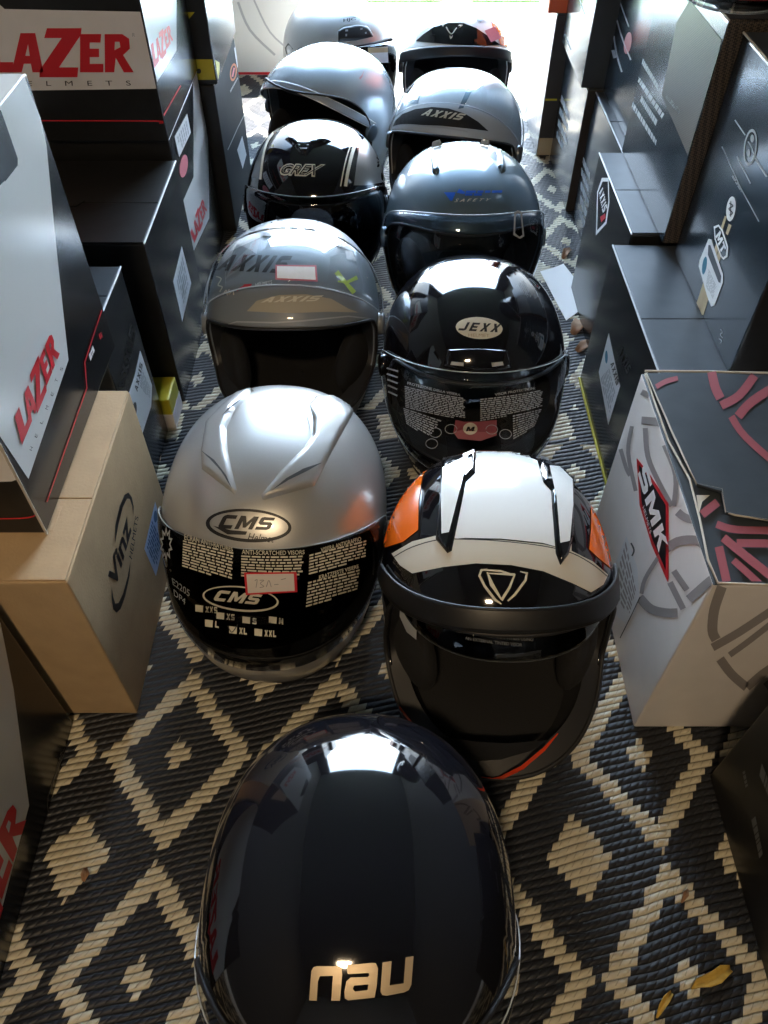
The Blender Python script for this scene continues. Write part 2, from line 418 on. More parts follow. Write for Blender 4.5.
def block(name, body, quad, surf, material, parent, shear=0, gap=.18, bow=0, step=6, **k):
    """heavy block lettering"""
    wd_ = [.5 if c == 'I' else (1.25 if c == 'M' else 1) for c in body]; tot = sum(wd_)+gap*(len(body)-1); x = 0; out = []; f = quad_map(quad, bow)
    for c, w in zip(body, wd_):
        out.append([[f((x+w*px+shear*(py-.5))/tot, py) for px, py in lp] for lp in GL[c]]); x += w+gap
    return polys(name, out, surf, material, parent, step=step, **k)
# logo letter plans in a unit square (x right, y up): bars so that letters stay blocky
def laz_letters():
    S = []
    def sh(p, x0, w, y0=0, y1=1): return [(x0+w*x, y0+(y1-y0)*y) for x, y in p]
    Lp = [(0, 1), (.52, 1), (.62, .26), (1, .26), (1, 0), (.10, 0)]
    Ap = [(.25, 1), (.72, 1), (1, 0), (.66, 0), (.60, .22), (.38, .22), (.32, 0), (0, 0)]
    Ah = [(.42, .42), (.56, .42), (.50, .72)]
    Zp = [(.16, 1), (1, 1), (.98, .86), (.46, .2), (.92, .2), (.90, 0), (0, 0), (0, .14), (.52, .80), (.10, .80)]
    Ep = [(.0, 1), (.92, 1), (.88, .78), (.42, .78), (.42, .62), (.82, .62), (.82, .40), (.42, .40), (.42, .22), (1, .22), (1, 0), (.0, 0)]
    Rp = [(.0, 1), (.62, 1), (.86, .88), (.88, .62), (.64, .45), (1, 0), (.66, 0), (.38, .38), (.32, 0), (.0, 0)]
    Rh = [(.36, .80), (.52, .80), (.55, .66), (.34, .58)]
    S.append([sh(Lp, 0, .225, .1, .9)]); S.append([sh(Ap, .215, .205, .1, .9), sh(Ah, .215, .205, .1, .9)])
    S.append([sh(Zp, .395, .27)]); S.append([sh(Ep, .655, .15, .1, .88)]); S.append([sh(Rp, .815, .185, .1, .88), sh(Rh, .815, .185, .1, .88)])
    return S
def lazer_logo(quad, surf, parent, x0=0.0, material='red_print', **k):
    out = []
    for L in laz_letters():
        out.append([in_quad(quad, lp) for lp in L])
    return polys('logo', out, surf, M[material], parent, **k)

# ------------------------------------------------------------------ room shell
def structure(name, bm, m):
    o = from_bm(name, bm, m); o['kind'] = 'structure'; return o
bm = bmesh.new(); box_bm(bm, -9, 9, -3, 2.86, -.06, -.006); structure('floor', bm, mat('pale_paving', (.62, .62, .60), .8, bump=.3, bscale=60, vary=.08))
bm = bmesh.new(); box_bm(bm, -9, 9, 2.86, 22, -.06, -.002); structure('ground', bm, mat('pale_gravel', (.55, .55, .52), .9, bump=.5, bscale=40, vary=.1))
bm = bmesh.new(); box_bm(bm, -6, 6, 3.0, 4.6, -.002, .004); lawn = from_bm('lawn', bm, grass_mat()); tag(lawn, 'strip of sunlit green lawn beyond the far end of the rug', 'grass', kind='stuff')
bm = bmesh.new(); box_bm(bm, -1.2, 1.2, -1.7, 3.1, 2.1, 2.14); structure('ceiling', bm, M['canvas'])
bm = bmesh.new(); box_bm(bm, -1.2, -1.16, -1.7, 3.1, -.006, 2.1); structure('wall_left', bm, M['canvas_wall'])
bm = bmesh.new(); box_bm(bm, 1.16, 1.2, -1.7, 3.1, -.006, 2.1); structure('wall_right', bm, M['canvas_wall'])
bm = bmesh.new(); box_bm(bm, -1.2, 1.2, -1.74, -1.7, -.006, 2.14); structure('wall_back', bm, M['canvas_wall'])

for nm, a, b in (('wall_front_left', -1.16, -.85), ('wall_front_right', .85, 1.16)):  # unseen curtain strips added to narrow the bright opening mirrored in the helmets
    bm = bmesh.new(); box_bm(bm, a, b, 3.06, 3.1, -.002, 2.1); structure(nm, bm, M['canvas_wall'])
# rug: a thin slab with its own hem
bm = bmesh.new(); box_bm(bm, -.9, .9, -.7, 2.84, -.006, 0, .002)
rug = from_bm('rug', bm, rug_mat()); tag(rug, 'dark grey and cream woven rug with diamond pattern under all the helmets', 'rug')

# small ceiling lamp behind the viewer, warm
lt = thing('ceiling_lamp', 'small warm white rectangular lamp under the dark canvas roof', 'lamp', (-.2, -.75, 1.98))
bm = bmesh.new(); box_bm(bm, -.11, .11, -.07, .07, 0, .12, .006); from_bm('housing', bm, M['matt_black'], lt)
bm = bmesh.new(); box_bm(bm, -.095, .095, -.055, .055, -.006, 0, .001); from_bm('diffuser', bm, mat('lamp_diffuser', (1, .78, .5), emit=30), lt)
ld = bpy.data.lights.new('lamp_light', 'AREA'); ld.shape = 'RECTANGLE'; ld.size = .18; ld.size_y = .1; ld.energy = LAMP; ld.color = (1, .74, .46)
lo = bpy.data.objects.new('lamp_light', ld); COL.objects.link(lo); lo.parent = lt; lo.location = (0, 0, -.012)

# ------------------------------------------------------------------ cardboard boxes
def carton(label, x0, x1, y0, y1, z0, z1, side, front, top, inner=None, lid=True, seam=.5, side_sign=1, group=None, edge=None, tab=True):
    """side = aisle face, front = face towards the viewer. returns root and planes"""
    cx, cy = (x0+x1)/2, (y0+y1)/2
    root = thing('helmet_box', label, 'box', (cx, cy, z0), 0, group)
    bm = bmesh.new(); box_bm(bm, x0-cx, x1-cx, y0-cy, y1-cy, 0, z1-z0-.0025, .0022)
    for f in bm.faces:
        n = f.normal; f.material_index = 2
        if abs(n.x) > .7: f.material_index = 0
        elif abs(n.y) > .7: f.material_index = 1
    from_bm('body', bm, [M[side], M[front], M[top]], root)
    # lid: two flaps meeting in a seam, the rear one with a tuck tab
    if lid:
        ys = y0 + (y1-y0)*seam; ins = .0015
        for k, (a, b) in enumerate(((y0+ins, ys-.0008), (ys+.0008, y1-ins))):
            bm = bmesh.new(); box_bm(bm, x0-cx+ins, x1-cx-ins, a-cy, b-cy, z1-z0-.0025, z1-z0, .0008)
            from_bm('flap', bm, M[top], root)
        if tab:
            w = .035; bm = bmesh.new()
            vs = [(-w, .004), (w, .004), (w*.75, -.012), (-w*.75, -.012)]
            lo_ = [bm.verts.new((x, ys-cy+y, z1-z0+.0002)) for x, y in vs]; hi_ = [bm.verts.new((x, ys-cy+y, z1-z0+.0016)) for x, y in vs]
            bm.faces.new(hi_); bm.faces.new(lo_[::-1])
            for i in range(4): bm.faces.new((lo_[i], lo_[(i+1) % 4], hi_[(i+1) % 4], hi_[i]))
            bmesh.ops.recalc_face_normals(bm, faces=bm.faces); from_bm('tab', bm, M[top], root)
    # worn pale edges along the folds of the aisle face
    xs = x0 if side_sign < 0 else x1
    e = M[edge] if edge else None
    if e:
        tube('worn_edge', [(xs-cx, y0-cy, z1-z0-.001), (xs-cx, y1-cy, z1-z0-.001)], .0013, e, root)
    m_ = .0018
    S = Plane(0, xs, side_sign, ((1, y0+m_, y1-m_), (2, z0+m_, z1-m_)))
    Fr = Plane(1, y0, -1, ((0, x0+m_, x1-m_), (2, z0+m_, z1-m_))); T = Plane(2, z1, 1, ((0, x0+m_, x1-m_), (1, y0+m_, y1-m_)))
    return root, S, Fr, T

# ---- right side, floor row
smk, S, Fr, T = carton('white box with red angular logo and grey swirls, torn dark lid with pink stripes', .293, .60, .396, .690, 0, .29,
                       'white_board', 'white_board', 'slate_board', lid=False, side_sign=-1)
c0 = Vector((.4465, .543, 0))
# lid flaps bent up over the opening
def slab(name, pts, th, m, parent):
    """pts: top corners in parent space"""
    V = [Vector(p) for p in pts]; n = (V[1]-V[0]).cross(V[2]-V[1]).normalized()
    if n.z < 0: n = -n
    vs = V+[v-n*th for v in V]; k = len(V)
    fs = [tuple(range(k)), tuple(range(2*k-1, k-1, -1))]+[(i, (i+1) % k, (i+1) % k+k, i+k) for i in range(k)]
    return mk(name, vs, fs, m, parent)
zt = .2925
def hitz(px, py, z):
    d = ray(px, py); t = (z-H)/d.z; return Vector((d.x*t, d.y*t, z))
def loc3(root, p): return root.matrix_world.inverted() @ Vector(p)
fl = [loc3(smk, hitz(*p, zt+.004)) for p in [(647, 373), (768, 374), (840, 376), (832, 522), (768, 520), (735, 514), (726, 512), (722, 491), (697, 484)]]
lid_r = slab('rear_flap', fl, .003, [M['slate_board']], smk)
tube('flap_edge', [loc3(smk, hitz(*p, zt+.003)) for p in [(647, 373), (672, 432), (690, 470), (697, 484), (722, 489), (726, 512), (735, 515), (768, 520)]], .0011, M['kraft_edge'], smk)
tube('rim_edge', [loc3(smk, hitz(*p, .2905)) for p in [(645, 374), (668, 440), (690, 480), (700, 520), (708, 560), (718, 583), (770, 585), (840, 587)]], .0012, M['kraft_edge'], smk)
tube('back_edge', [loc3(smk, hitz(*p, zt+.003)) for p in [(645, 371), (700, 371.5), (768, 373), (840, 375)]], .0013, M['kraft_edge'], smk)
T = Plane(2, zt+.0045, 1, ((0, .295, .62), (1, .398, .69)))
Z3 = lambda pts: zz(pts, 640, 370, 4.453)
each('stripe', [stroke(Z3(p), w) for p, w in [([(72, 76), (115, 52), (168, 38)], 5), ([(318, 10), (335, 80), (358, 128)], 9), ([(360, 160), (440, 115), (510, 26)], 8.5), ([(436, 208), (500, 140), (640, 50)], 9), ([(406, 208), (470, 300), (640, 450)], 7)]], T, M['coral_print'], smk)
T0 = Plane(2, .2905, 1, ((0, .295, .598), (1, .398, .688)))
each('stripe', [stroke(Z3(p), w) for p, w in [([(275, 645), (345, 590)], 8.5), ([(340, 688), (430, 712), (640, 716)], 7.5), ([(370, 748), (470, 830), (610, 940)], 8.5), ([(430, 772), (640, 775)], 8), ([(350, 788), (385, 944)], 8.5), ([(415, 848), (530, 952)], 7)]], T0, M['coral_print'], smk)
poly('torn_corner', Z3([(250, 560), (310, 560), (275, 590), (262, 640), (255, 600)]), T0, M['kraft_edge'], smk, off=.001)
tri = [(637, 458), (650, 474), (669, 503), (669, 578), (668, 582), (652, 545), (640, 505)]
poly('logo_shield', tri, S, M['red_print'], smk)
poly('logo_shield_inner', [(639.5, 464), (649, 477), (666.5, 505), (666.5, 570), (653.5, 540), (642.5, 503)], S, M['black_print'], smk, off=.0009)
block('logo_text', 'SMK', [(647.5, 462), (669.5, 546), (660, 553), (639, 474)], S, M['white_print'], smk, step=None, off=.0013)
text('logo_text', 'HELMETS', [(645.5, 505), (653, 532), (651, 534), (643.5, 508)], S, M['white_print'], smk, off=.0013)
Zr = lambda pts: zz(pts, 560, 350, 2.626)
sw = [stroke(Zr(p), w) for p, w in [([(215, 185), (260, 190), (285, 205)], 8), ([(225, 205), (232, 280), (262, 350), (295, 410)], 5), ([(190, 200), (180, 270), (200, 370)], 4),
      ([(160, 260), (175, 310), (185, 330)], 4), ([(275, 250), (305, 330), (300, 410)], 5), ([(310, 425), (330, 440), (365, 450)], 8),
      ([(270, 530), (310, 503), (360, 500), (385, 520)], 9), ([(215, 640), (225, 600), (262, 540)], 4), ([(210, 650), (240, 680), (280, 690), (310, 690)], 9), ([(290, 610), (325, 680)], 6),
      ([(300, 580), (335, 630)], 6), ([(340, 655), (385, 615), (410, 595)], 9), ([(215, 110), (235, 120)], 6)]]
polys('swirls', sw, S, M['swirl'], smk)
sf = [stroke(Zr(p), w) for p, w in [([(425, 620), (405, 680), (400, 735), (410, 760)], 10), ([(400, 780), (470, 740), (560, 680)], 8), ([(420, 810), (450, 850), (490, 885)], 9), ([(445, 800), (500, 760), (570, 705)], 6),
      ([(490, 885), (530, 850), (560, 830)], 8), ([(540, 870), (555, 890), (580, 940)], 7)]]
polys('swirls', sf, Fr, M['swirl'], smk)
poly('sticker', [(627, 536), (638, 568), (640, 597), (636, 612), (627, 625), (611, 610), (613, 570)], S, M['label'], smk, off=.0007)
fine('small_print', [(627, 540), (637, 590), (629, 618), (613, 590)], 8, S, M['swirl'], smk, seed=4, off=.001, words=4)
polys('marks', [stroke([(641, 597), (631, 618), (621, 638)], .9), stroke([(632, 543), (635, 550), (633, 556)], 1.6)], S, M['black_print'], smk, off=.0012)

b2, S, Fr, T = carton('black glossy box with dusty grey lid and white diamond label, behind the white swirl box', .335, .62, .715, 1.03, 0, .25,
                      'black_gloss_board', 'black_board', 'slate_board', side_sign=-1, edge='grey_print', tab=False, seam=.42)  # lid in slate grey, paler than the black body
poly('label_sticker', [(609, 333), (620.5, 386), (608.5, 425), (599, 372)], S, M['label'], b2)
block('label_text', 'AXXIS', [(614, 361), (620, 382), (617, 386), (611, 364)], S, M['black_print'], b2, off=.0009, step=None)
fine('small_print', [(610, 368), (616, 392), (609, 418), (601, 378)], 7, S, M['grey_print'], b2, seed=9, words=4, off=.0009)
poly('label_mark', ell(607, 357, 1.4, 6.5), S, M['teal_print'], b2, off=.0009)
block('print', 'AXXIS', [(622, 345), (632, 368), (627, 375), (618, 352)], S, M['matt_black'], b2, step=None)
tube('green_edge', [loc3(b2, (.3335, .72, .001)), loc3(b2, (.3335, 1.03, .001))], .002, M['yellow'], b2)

b5, S, Fr, T = carton('black box with narrow white outlined emblem, under the slate box with white text', .362, .64, 1.04, 1.30, 0, .262,
                      'black_gloss_board', 'black_board', 'slate_board', side_sign=-1, edge='white_print', tab=False, seam=.5)
Zb = lambda pts: zz(pts, 590, 160, 12.8)
out = Zb([(155, 228), (242, 228), (252, 545), (215, 815), (78, 965), (95, 410)]); inn = Zb([(165, 275), (232, 275), (238, 530), (200, 790), (95, 900), (108, 420)])
poly('emblem_outline', [out, inn[::-1]], S, M['white_print'], b5)
block('emblem_text', 'AXXIS', Zb([(165, 330), (228, 610), (170, 680), (115, 430)]), S, M['white_print'], b5, step=None, off=.0008)
poly('emblem_red', Zb([(135, 730), (200, 680), (205, 740), (150, 800)]), S, M['red_print'], b5, off=.0008)

rd, S, Fr, T = carton('glossy slate box standing on the rug with pale dusty lid, behind the emblem box', .410, .66, 1.315, 1.585, 0, .25,
                      'navy_gloss_board', 'brown_board', 'slate_board', side_sign=-1, edge='grey_print', tab=False)  # lid a paler slate than the side
fine('small_print', [(582, 150), (590, 170), (588, 240), (580, 220)], 5, S, M['grey_print'], rd, seed=3, words=5)
rb, S, Fr, T = carton('glossy slate box on the rug with thin brown end, its grey print facing the aisle', .397, .66, 1.597, 1.845, 0, .25,
                      'navy_gloss_board', 'brown_board', 'slate_board', side_sign=-1, edge='grey_print', tab=False)
fine('small_print', [(562, 92), (570, 112), (566, 160), (556, 140)], 4, S, M['grey_print'], rb, seed=5, words=5)
ra, S, Fr, T = carton('brown ended glossy box with a thin yellow line, under the orange box', .367, .66, 1.862, 2.10, 0, .30,
                      'navy_gloss_board', 'brown_board', 'slate_board', side_sign=-1, tab=False)
poly('yellow_line', [(541, 98.7), (557, 98.7), (557, 100.6), (541, 100.6)], Fr, M['yellow'], ra)
poly('pale_base', [(529, 138), (560, 138), (560, 160), (529, 160)], Fr, M['tan_print'], ra)
ro, S, Fr, T = carton('plain orange red box at the far right end, on the brown ended box', .347, .66, 1.862, 2.12, .3005, .52,
                      'orange_board', 'orange_board', 'orange_board', side_sign=-1, tab=False)

# ---- right side, upper row
r3, S, Fr, T = carton('dark slate box with white emblem, round badges and thin white rules on its side', .418, .70, .735, 1.005, .25, .535,
                      'navy_gloss_board', 'black_board', 'slate_board', side_sign=-1, edge='kraft_edge', tab=False)
Zm = lambda pts: zz(pts, 690, 120, 5.12)
each('tan_band', [Zm([(150, 590), (165, 598), (55, 975), (30, 955)]), Zm([(172, 600), (185, 615), (70, 1000), (45, 985)]), Zm([(180, 490), (190, 495), (170, 560), (160, 550)]), Zm([(200, 530), (215, 540), (195, 590), (185, 580)])], S, M['tan_print'], r3)
poly('label_sticker', Zm([(98, 608), (112, 612), (172, 790), (172, 830), (128, 950), (112, 955), (90, 900), (48, 750), (52, 720)]), S, M['label'], r3, off=.0008)
poly('label_band', Zm([(98, 640), (108, 640), (164, 800), (160, 835), (150, 830), (95, 690)]), S, M['slate_board'], r3, off=.001)
poly('label_mark', ell(*Zm([(78, 745)])[0], 2.2, 9, .15), S, M['teal_print'], r3, off=.001)
fine('small_print', Zm([(100, 760), (140, 850), (118, 930), (85, 850)]), 8, S, M['grey_print'], r3, seed=12, words=4, off=.001)
em = Zm([(125, 545), (150, 535), (170, 560), (200, 650), (195, 700), (175, 715), (160, 700), (130, 610)])
poly('emblem_outline', em, S, M['white_print'], r3, off=.0009)
poly('emblem_inner', Zm([(132, 555), (150, 546), (166, 570), (192, 652), (188, 692), (174, 704), (164, 690), (136, 608)]), S, M['navy_gloss_board'], r3, off=.0011)
block('emblem_text', 'MT', Zm([(160, 565), (190, 655), (168, 690), (136, 595)]), S, M['white_print'], r3, step=None, off=.0013)
poly('badge', ell(*Zm([(213, 455)])[0], 4.6, 12.5, .12), S, M['white_print'], r3, off=.0008)
polys('badge_text', [stroke(Zm([(206, 425), (224, 440), (204, 455), (222, 475), (208, 488)]), 1.3), stroke(Zm([(214, 415), (212, 495)]), .8)], S, M['black_print'], r3, off=.0011)
poly('round_badge', [ell(*Zm([(312, 140)])[0], 6.6, 18.5, .12), ell(*Zm([(312, 140)])[0], 5.2, 15.5, .12)[::-1]], S, M['grey_print'], r3, off=.0008)
polys('badge_mark', [ell(*Zm([(322, 95)])[0], 1.8, 4), ell(*Zm([(303, 170)])[0], 1.6, 4), stroke(Zm([(300, 110), (318, 140), (330, 175)]), 1.0)], S, M['grey_print'], r3, off=.0008)
polys('rules', [stroke(Zm(p), w) for p, w in [([(232, 0), (285, 78)], 1.3), ([(335, 195), (395, 290)], 1.8), ([(165, 135), (260, 345)], .9), ([(260, 345), (355, 520)], .9), ([(242, 185), (312, 325)], 1.2)]], S, M['grey_print'], r3)
fine('small_print', Zm([(222, 280), (285, 385), (278, 395), (215, 290)]), 2, S, M['grey_print'], r3, seed=2, words=5)
polys('print', [stroke([(721, 329), (723, 332), (721, 335), (723, 338)], .8), stroke([(719, 338), (722, 341), (720, 344)], .8)], S, M['grey_print'], r3)

r4, S, Fr, T = carton('tall slate box with woven carbon look end and white text, under the topmost helmet', .400, .68, 1.012, 1.305, .262, .545,
                      'navy_gloss_board', 'weave', 'weave', side_sign=-1, edge='kraft_edge', tab=False)
poly('woven_panel', [(677, 22), (690, 0), (722, 40), (700, 130), (690, 160), (662, 95)], S, M['weave'], r4)
Zt = lambda pts: zz(pts, 625, 40, 8.53)
for i, (q, bd) in enumerate([([(150, 120), (325, 450), (305, 475), (130, 190)], 0), ([(370, 450), (540, 650), (500, 680), (340, 480)], 0), ([(110, 290), (300, 560), (360, 720), (95, 340)], 0)]): pass
for q in ([(150, 130), (330, 440), (312, 475), (132, 185)], [(365, 455), (535, 650), (505, 690), (345, 490)], [(115, 290), (385, 680), (355, 735), (95, 330)], [(150, 465), (315, 720), (295, 785), (130, 520)], [(70, 505), (310, 900), (300, 960), (52, 560)]):
    fine('white_text', Zt(q), 1, S, M['grey_print'], r4, seed=int(q[0][0]), words=14, fill=.75)

re_, S, Fr, T = carton('glossy slate box with small red sticker, upper row behind the white text box', .424, .68, 1.325, 1.59, .2505, .53,
                       'navy_gloss_board', 'slate_board', 'slate_board', side_sign=-1, tab=False)
poly('red_sticker', ell(628, 43, 3.6, 11, .15), S, M['coral_print'], re_)
polys('white_lines', [stroke([(620, 2), (629, 27)], 1), stroke([(617, 20), (623, 40), (631, 60)], 1.2), stroke([(614, 36), (617, 55), (622, 72)], 1.4), stroke([(613, 50), (615, 58)], 3)], S, M['grey_print'], re_)
rc, S, Fr, T = carton('slate box with charcoal end in the upper row, one of the farthest right boxes', .383, .66, 1.600, 1.85, .2505, .53,
                      'navy_gloss_board', 'slate_board', 'slate_board', side_sign=-1, tab=False)
polys('white_lines', [stroke([(580, 0), (585, 15)], .8), stroke([(565, 34), (571, 50)], .9)], S, M['grey_print'], rc)

# ---- right side, nearest
r8, S, Fr, T = carton('black box with faint grey lettering at the lower right corner of the rug', .366, .66, .02, .338, 0, .22,
                      'black_board', 'black_board', 'black_board', side_sign=-1, tab=False)
for q, w in (([(746, 770), (752, 800), (749, 803), (743, 772)], 4), ([(763, 760), (790, 830), (786, 836), (760, 775)], 8), ([(757, 815), (766, 862), (762, 868), (752, 820)], 6)):
    fine('grey_text', q, 1, S, M['dim_print'], r8, seed=w, words=w+2, fill=.8)

# ---- left side, floor row
l0, S, Fr, T = carton('black and white box with red lettering, cut by the lower left picture edge', -.66, -.366, .06, .402, 0, .275,
                      'black_gloss_board', 'black_board', 'black_board', side_sign=1, tab=False)
Z0 = lambda pts: zz(pts, 0, 580, 2.306)
poly('white_panel', Z0([(-260, -40), (-20, 60), (0, 100), (30, 250), (66, 520), (0, 770), (-120, 1100), (-260, 1300)]), S, M['white_gloss_board'], l0)
lazer_logo(Z0([(-190, 980), (25, 490), (62, 560), (-95, 1100)]), S, l0, off=.0009)
polys('red_line', [stroke(Z0([(160, 370), (110, 500), (105, 600), (0, 950)]), .8)], S, M['dim_print'], l0)
fine('small_print', Z0([(150, 385), (130, 440), (120, 470), (138, 400)]), 2, S, M['dim_print'], l0, seed=3, words=4)

l1, S, Fr, T = carton('plain kraft cardboard box with black lettering between two arcs and pale blue label', -.60, -.293, .413, .682, 0, .27,
                      'kraft', 'kraft', 'kraft', side_sign=1, seam=.38, tab=False)
Zv = lambda pts: zz(pts, 85, 470, 6.02)
text('logo', 'Vinz', Zv([(135, 640), (235, 245), (285, 340), (185, 705)]), S, M['black_print'], l1, bold=.03, shear=.2)
text('logo_subtitle', 'HELMETS', Zv([(262, 520), (300, 275), (320, 282), (280, 540)]), S, M['black_print'], l1)
arc1 = Zv([(178, 445), (180, 330), (205, 220), (235, 150), (260, 135), (280, 165), (290, 220), (288, 280), (282, 215), (268, 175), (250, 172), (225, 225), (200, 320)])
arc2 = Zv([(157, 700), (158, 780), (168, 840), (188, 860), (212, 835), (240, 760), (265, 640), (272, 545), (255, 640), (228, 740), (200, 800), (180, 805), (166, 760)])
each('logo_arc', [arc1, arc2], S, M['black_print'], l1)
poly('label_sticker', Zv([(420, 190), (470, 360), (465, 470), (425, 640), (355, 475)]), S, M['label_blue'], l1)
fine('small_print', Zv([(400, 300), (455, 420), (425, 600), (368, 470)]), 8, S, M['label_print'], l1, seed=21, words=4, off=.0009)
poly('label_mark', ell(*Zv([(420, 280)])[0], 1.8, 6), S, M['label_print'], l1, off=.0009)
bm = bmesh.new(); box_bm(bm, .075, .125, -.075, -.045, .2675, .2703, .0006); from_bm('tuck_tab', bm, M['kraft'], l1)

l3, S, Fr, T = carton('low black glossy box with a white label on its side, behind the kraft box', -.62, -.345, .764, .90, 0, .295,
                      'black_gloss_board', 'black_board', 'slate_board', side_sign=1, edge='white_print', tab=False)
Zl = lambda pts: zz(pts, 110, 310, 7.31)
poly('label_sticker', Zl([(218, 295), (305, 550), (300, 700), (208, 985), (105, 700), (180, 470)]), S, M['label'], l3)
block('label_text', 'AXXIS', Zl([(175, 575), (215, 380), (235, 400), (195, 600)]), S, M['black_print'], l3, off=.0009, step=None)
poly('label_mark', ell(*Zl([(172, 745)])[0], 2.4, 10, .1), S, M['black_print'], l3, off=.0009)
text('label_text', 'S', Zl([(205, 862), (220, 842), (228, 890), (213, 912)]), S, M['black_print'], l3, bold=.03, off=.0009)
fine('small_print', Zl([(225, 420), (290, 570), (285, 660), (215, 560)]), 7, S, M['grey_print'], l3, seed=31, words=4, off=.0009)
block('print', 'AXXIS', Zl([(55, 600), (145, 90), (190, 160), (100, 560)]), S, M['matt_black'], l3, step=None)

bm_l, S, Fr, T = carton('small yellow and white carton on the rug between two black boxes', -.44, -.333, .905, .962, 0, .062,
                        'yellow', 'yellow', 'yellow', side_sign=1, lid=False)
for nm, a in (('white_base', 0.0),):
    bm = bmesh.new(); box_bm(bm, -.054, .0540, -.029, .029, 0.0, .030, .001); from_bm(nm, bm, M['white_board'], bm_l)

l4, S, Fr, T = carton('black box with a tucked lid and wide lid tab, its glossy side mirroring the rug', -.62, -.330, .969, 1.215, 0, .288,
                      'black_gloss_board', 'black_board', 'black_board', side_sign=1, edge='white_print', seam=.45)
poly('label_sticker', [(181.5, 246), (191, 283), (182, 322), (173, 281)], S, M['label'], l4)
fine('small_print', [(182, 255), (188, 283), (182, 310), (176, 282)], 6, S, M['grey_print'], l4, seed=41, words=3, off=.0009)

l6, S, Fr, T = carton('black and white box on the rug with pink round sticker, under the largest red lettering', -.64, -.337, 1.225, 1.500, 0, .317,
                      'black_gloss_board', 'black_board', 'black_board', side_sign=1, edge='white_print', tab=False)
Z6 = lambda pts: zz(pts, 160, 110, 7.31)
poly('white_panel', Z6([(245, -20), (335, -150), (345, 100), (358, 790), (245, 1030), (165, 670), (243, 490)]), S, M['white_gloss_board'], l6)
poly('white_stripe', Z6([(242, -200), (320, -420), (345, 60), (357, 600), (358, 790), (245, 560)]), S, M['white_gloss_board'], l6)
lazer_logo(Z6([(215, 880), (305, 625), (345, 740), (250, 990)]), S, l6, off=.0009)
poly('label_sticker', Z6([(195, 25), (222, 165), (137, 345), (102, 195)]), S, M['label'], l6, off=.0009)
fine('small_print', Z6([(190, 70), (210, 165), (143, 310), (118, 205)]), 6, S, M['grey_print'], l6, seed=51, words=4, off=.0012)
poly('pink_sticker', ell(*Z6([(170, 410)])[0], 4, 11.5, .12), S, M['pink_print'], l6, off=.0009)

l7, S, Fr, T = carton('black glossy box with orange round badge and white labels, beneath the yellow banded box', -.62, -.312, 1.512, 1.79, 0, .29,
                      'satin_board', 'black_board', 'black_board', side_sign=1, edge='white_print', tab=False)
Z7 = lambda pts: zz(pts, 170, 0, 7.68)
poly('label_sticker', Z7([(535, 305), (556, 450), (515, 520), (490, 370)]), S, M['label'], l7)
poly('badge', [ell(*Z7([(485, 555)])[0], 3.4, 9, .1), ell(*Z7([(485, 555)])[0], 2.2, 6.6, .1)[::-1]], S, mat('copper_print', (.5, .16, .06), .5), l7)
poly('badge_text', stroke(Z7([(478, 590), (492, 520)]), 1.6), S, M['pink_print'], l7)
fine('white_text', Z7([(532, 565), (538, 575), (466, 712), (460, 695)]), 1, S, M['grey_print'], l7, seed=6, words=9, fill=.8)
Z5 = lambda pts: zz(pts, 160, 0, 4.266)
poly('label_sticker', Z5([(350, 580), (368, 660), (352, 720), (328, 640)]), S, M['label'], l7)
polys('white_lines', [stroke(Z5([(288, 640), (378, 466), (408, 600)]), .8)], S, M['grey_print'], l7)

bw, S, Fr, T = carton('white box with grey curved lines and a red base strip at the far left end', -.56, -.225, 2.36, 2.60, 0, .30,
                      'white_gloss_board', 'white_gloss_board', 'white_gloss_board', side_sign=1, tab=False)
polys('curved_lines', [stroke([(238, 2), (250, 30), (275, 55)], 2.4), stroke([(254, 0), (270, 32), (292, 52)], 1.8)], Fr, M['grey_print'], bw)
poly('red_strip', [(235, 72), (300, 72), (300, 77), (235, 77)], Fr, M['red_print'], bw)

# ---- left side, upper row
l2, S, Fr, T = carton('tall white and black box with red lettering running upward, standing on the kraft box', -.62, -.3265, .469, .762, .2712, .58,
                      'black_gloss_board', 'black_board', 'white_gloss_board', side_sign=1, lid=False)
poly('white_panel', [(-150, 60), (22, 72), (40, 118), (46, 145), (54, 230), (68, 360), (28, 479), (-25, 400), (-150, 200)], S, M['white_gloss_board'], l2)
Z2 = lambda pts: zz(pts, 0, 60, 4.27)
poly('black_shape', Z2([(-200, 150), (0, 215), (20, 270), (72, 420), (72, 450), (18, 520), (0, 530), (20, 560), (60, 1100), (-200, 900)]), S, M['black_gloss_board'], l2, off=.0008)
poly('white_panel', Z2([(0, 530), (16, 515), (62, 1060), (75, 1200), (-30, 1300), (-200, 900), (-200, 760)]), S, M['white_gloss_board'], l2, off=.0011)
Zw = lambda pts: zz(pts, 0, 330, 4.876)
lazer_logo(Zw([(60, 405), (240, -20), (290, 130), (100, 590)]), S, l2, off=.0014)
for ch, (x, y) in zip('HELMETS', [(145, 578), (170, 515), (196, 448), (222, 378), (248, 312), (268, 245), (293, 190)]):
    text('subtitle_letter', ch, Zw([(x-9, y+6), (x-3, y-12), (x+9, y-4), (x+3, y+12)]), S, M['black_print'], l2, off=.0014)
polys('red_line', [stroke([(101, 310), (84, 362), (86, 388), (46, 502)], [1.2]*4)], S, M['red_print'], l2, off=.0009)
Zs = lambda pts: zz(pts, 60, 290, 10.24)
fine('small_text', Zs([(280, 650), (362, 460), (388, 520), (305, 725)]), 1, S, M['white_print'], l2, seed=8, words=7, fill=.8, off=.0009)
fine('red_text', Zs([(385, 440), (425, 395), (450, 460), (402, 508)]), 1, S, M['red_print'], l2, seed=9, words=3, fill=.8, off=.0009)
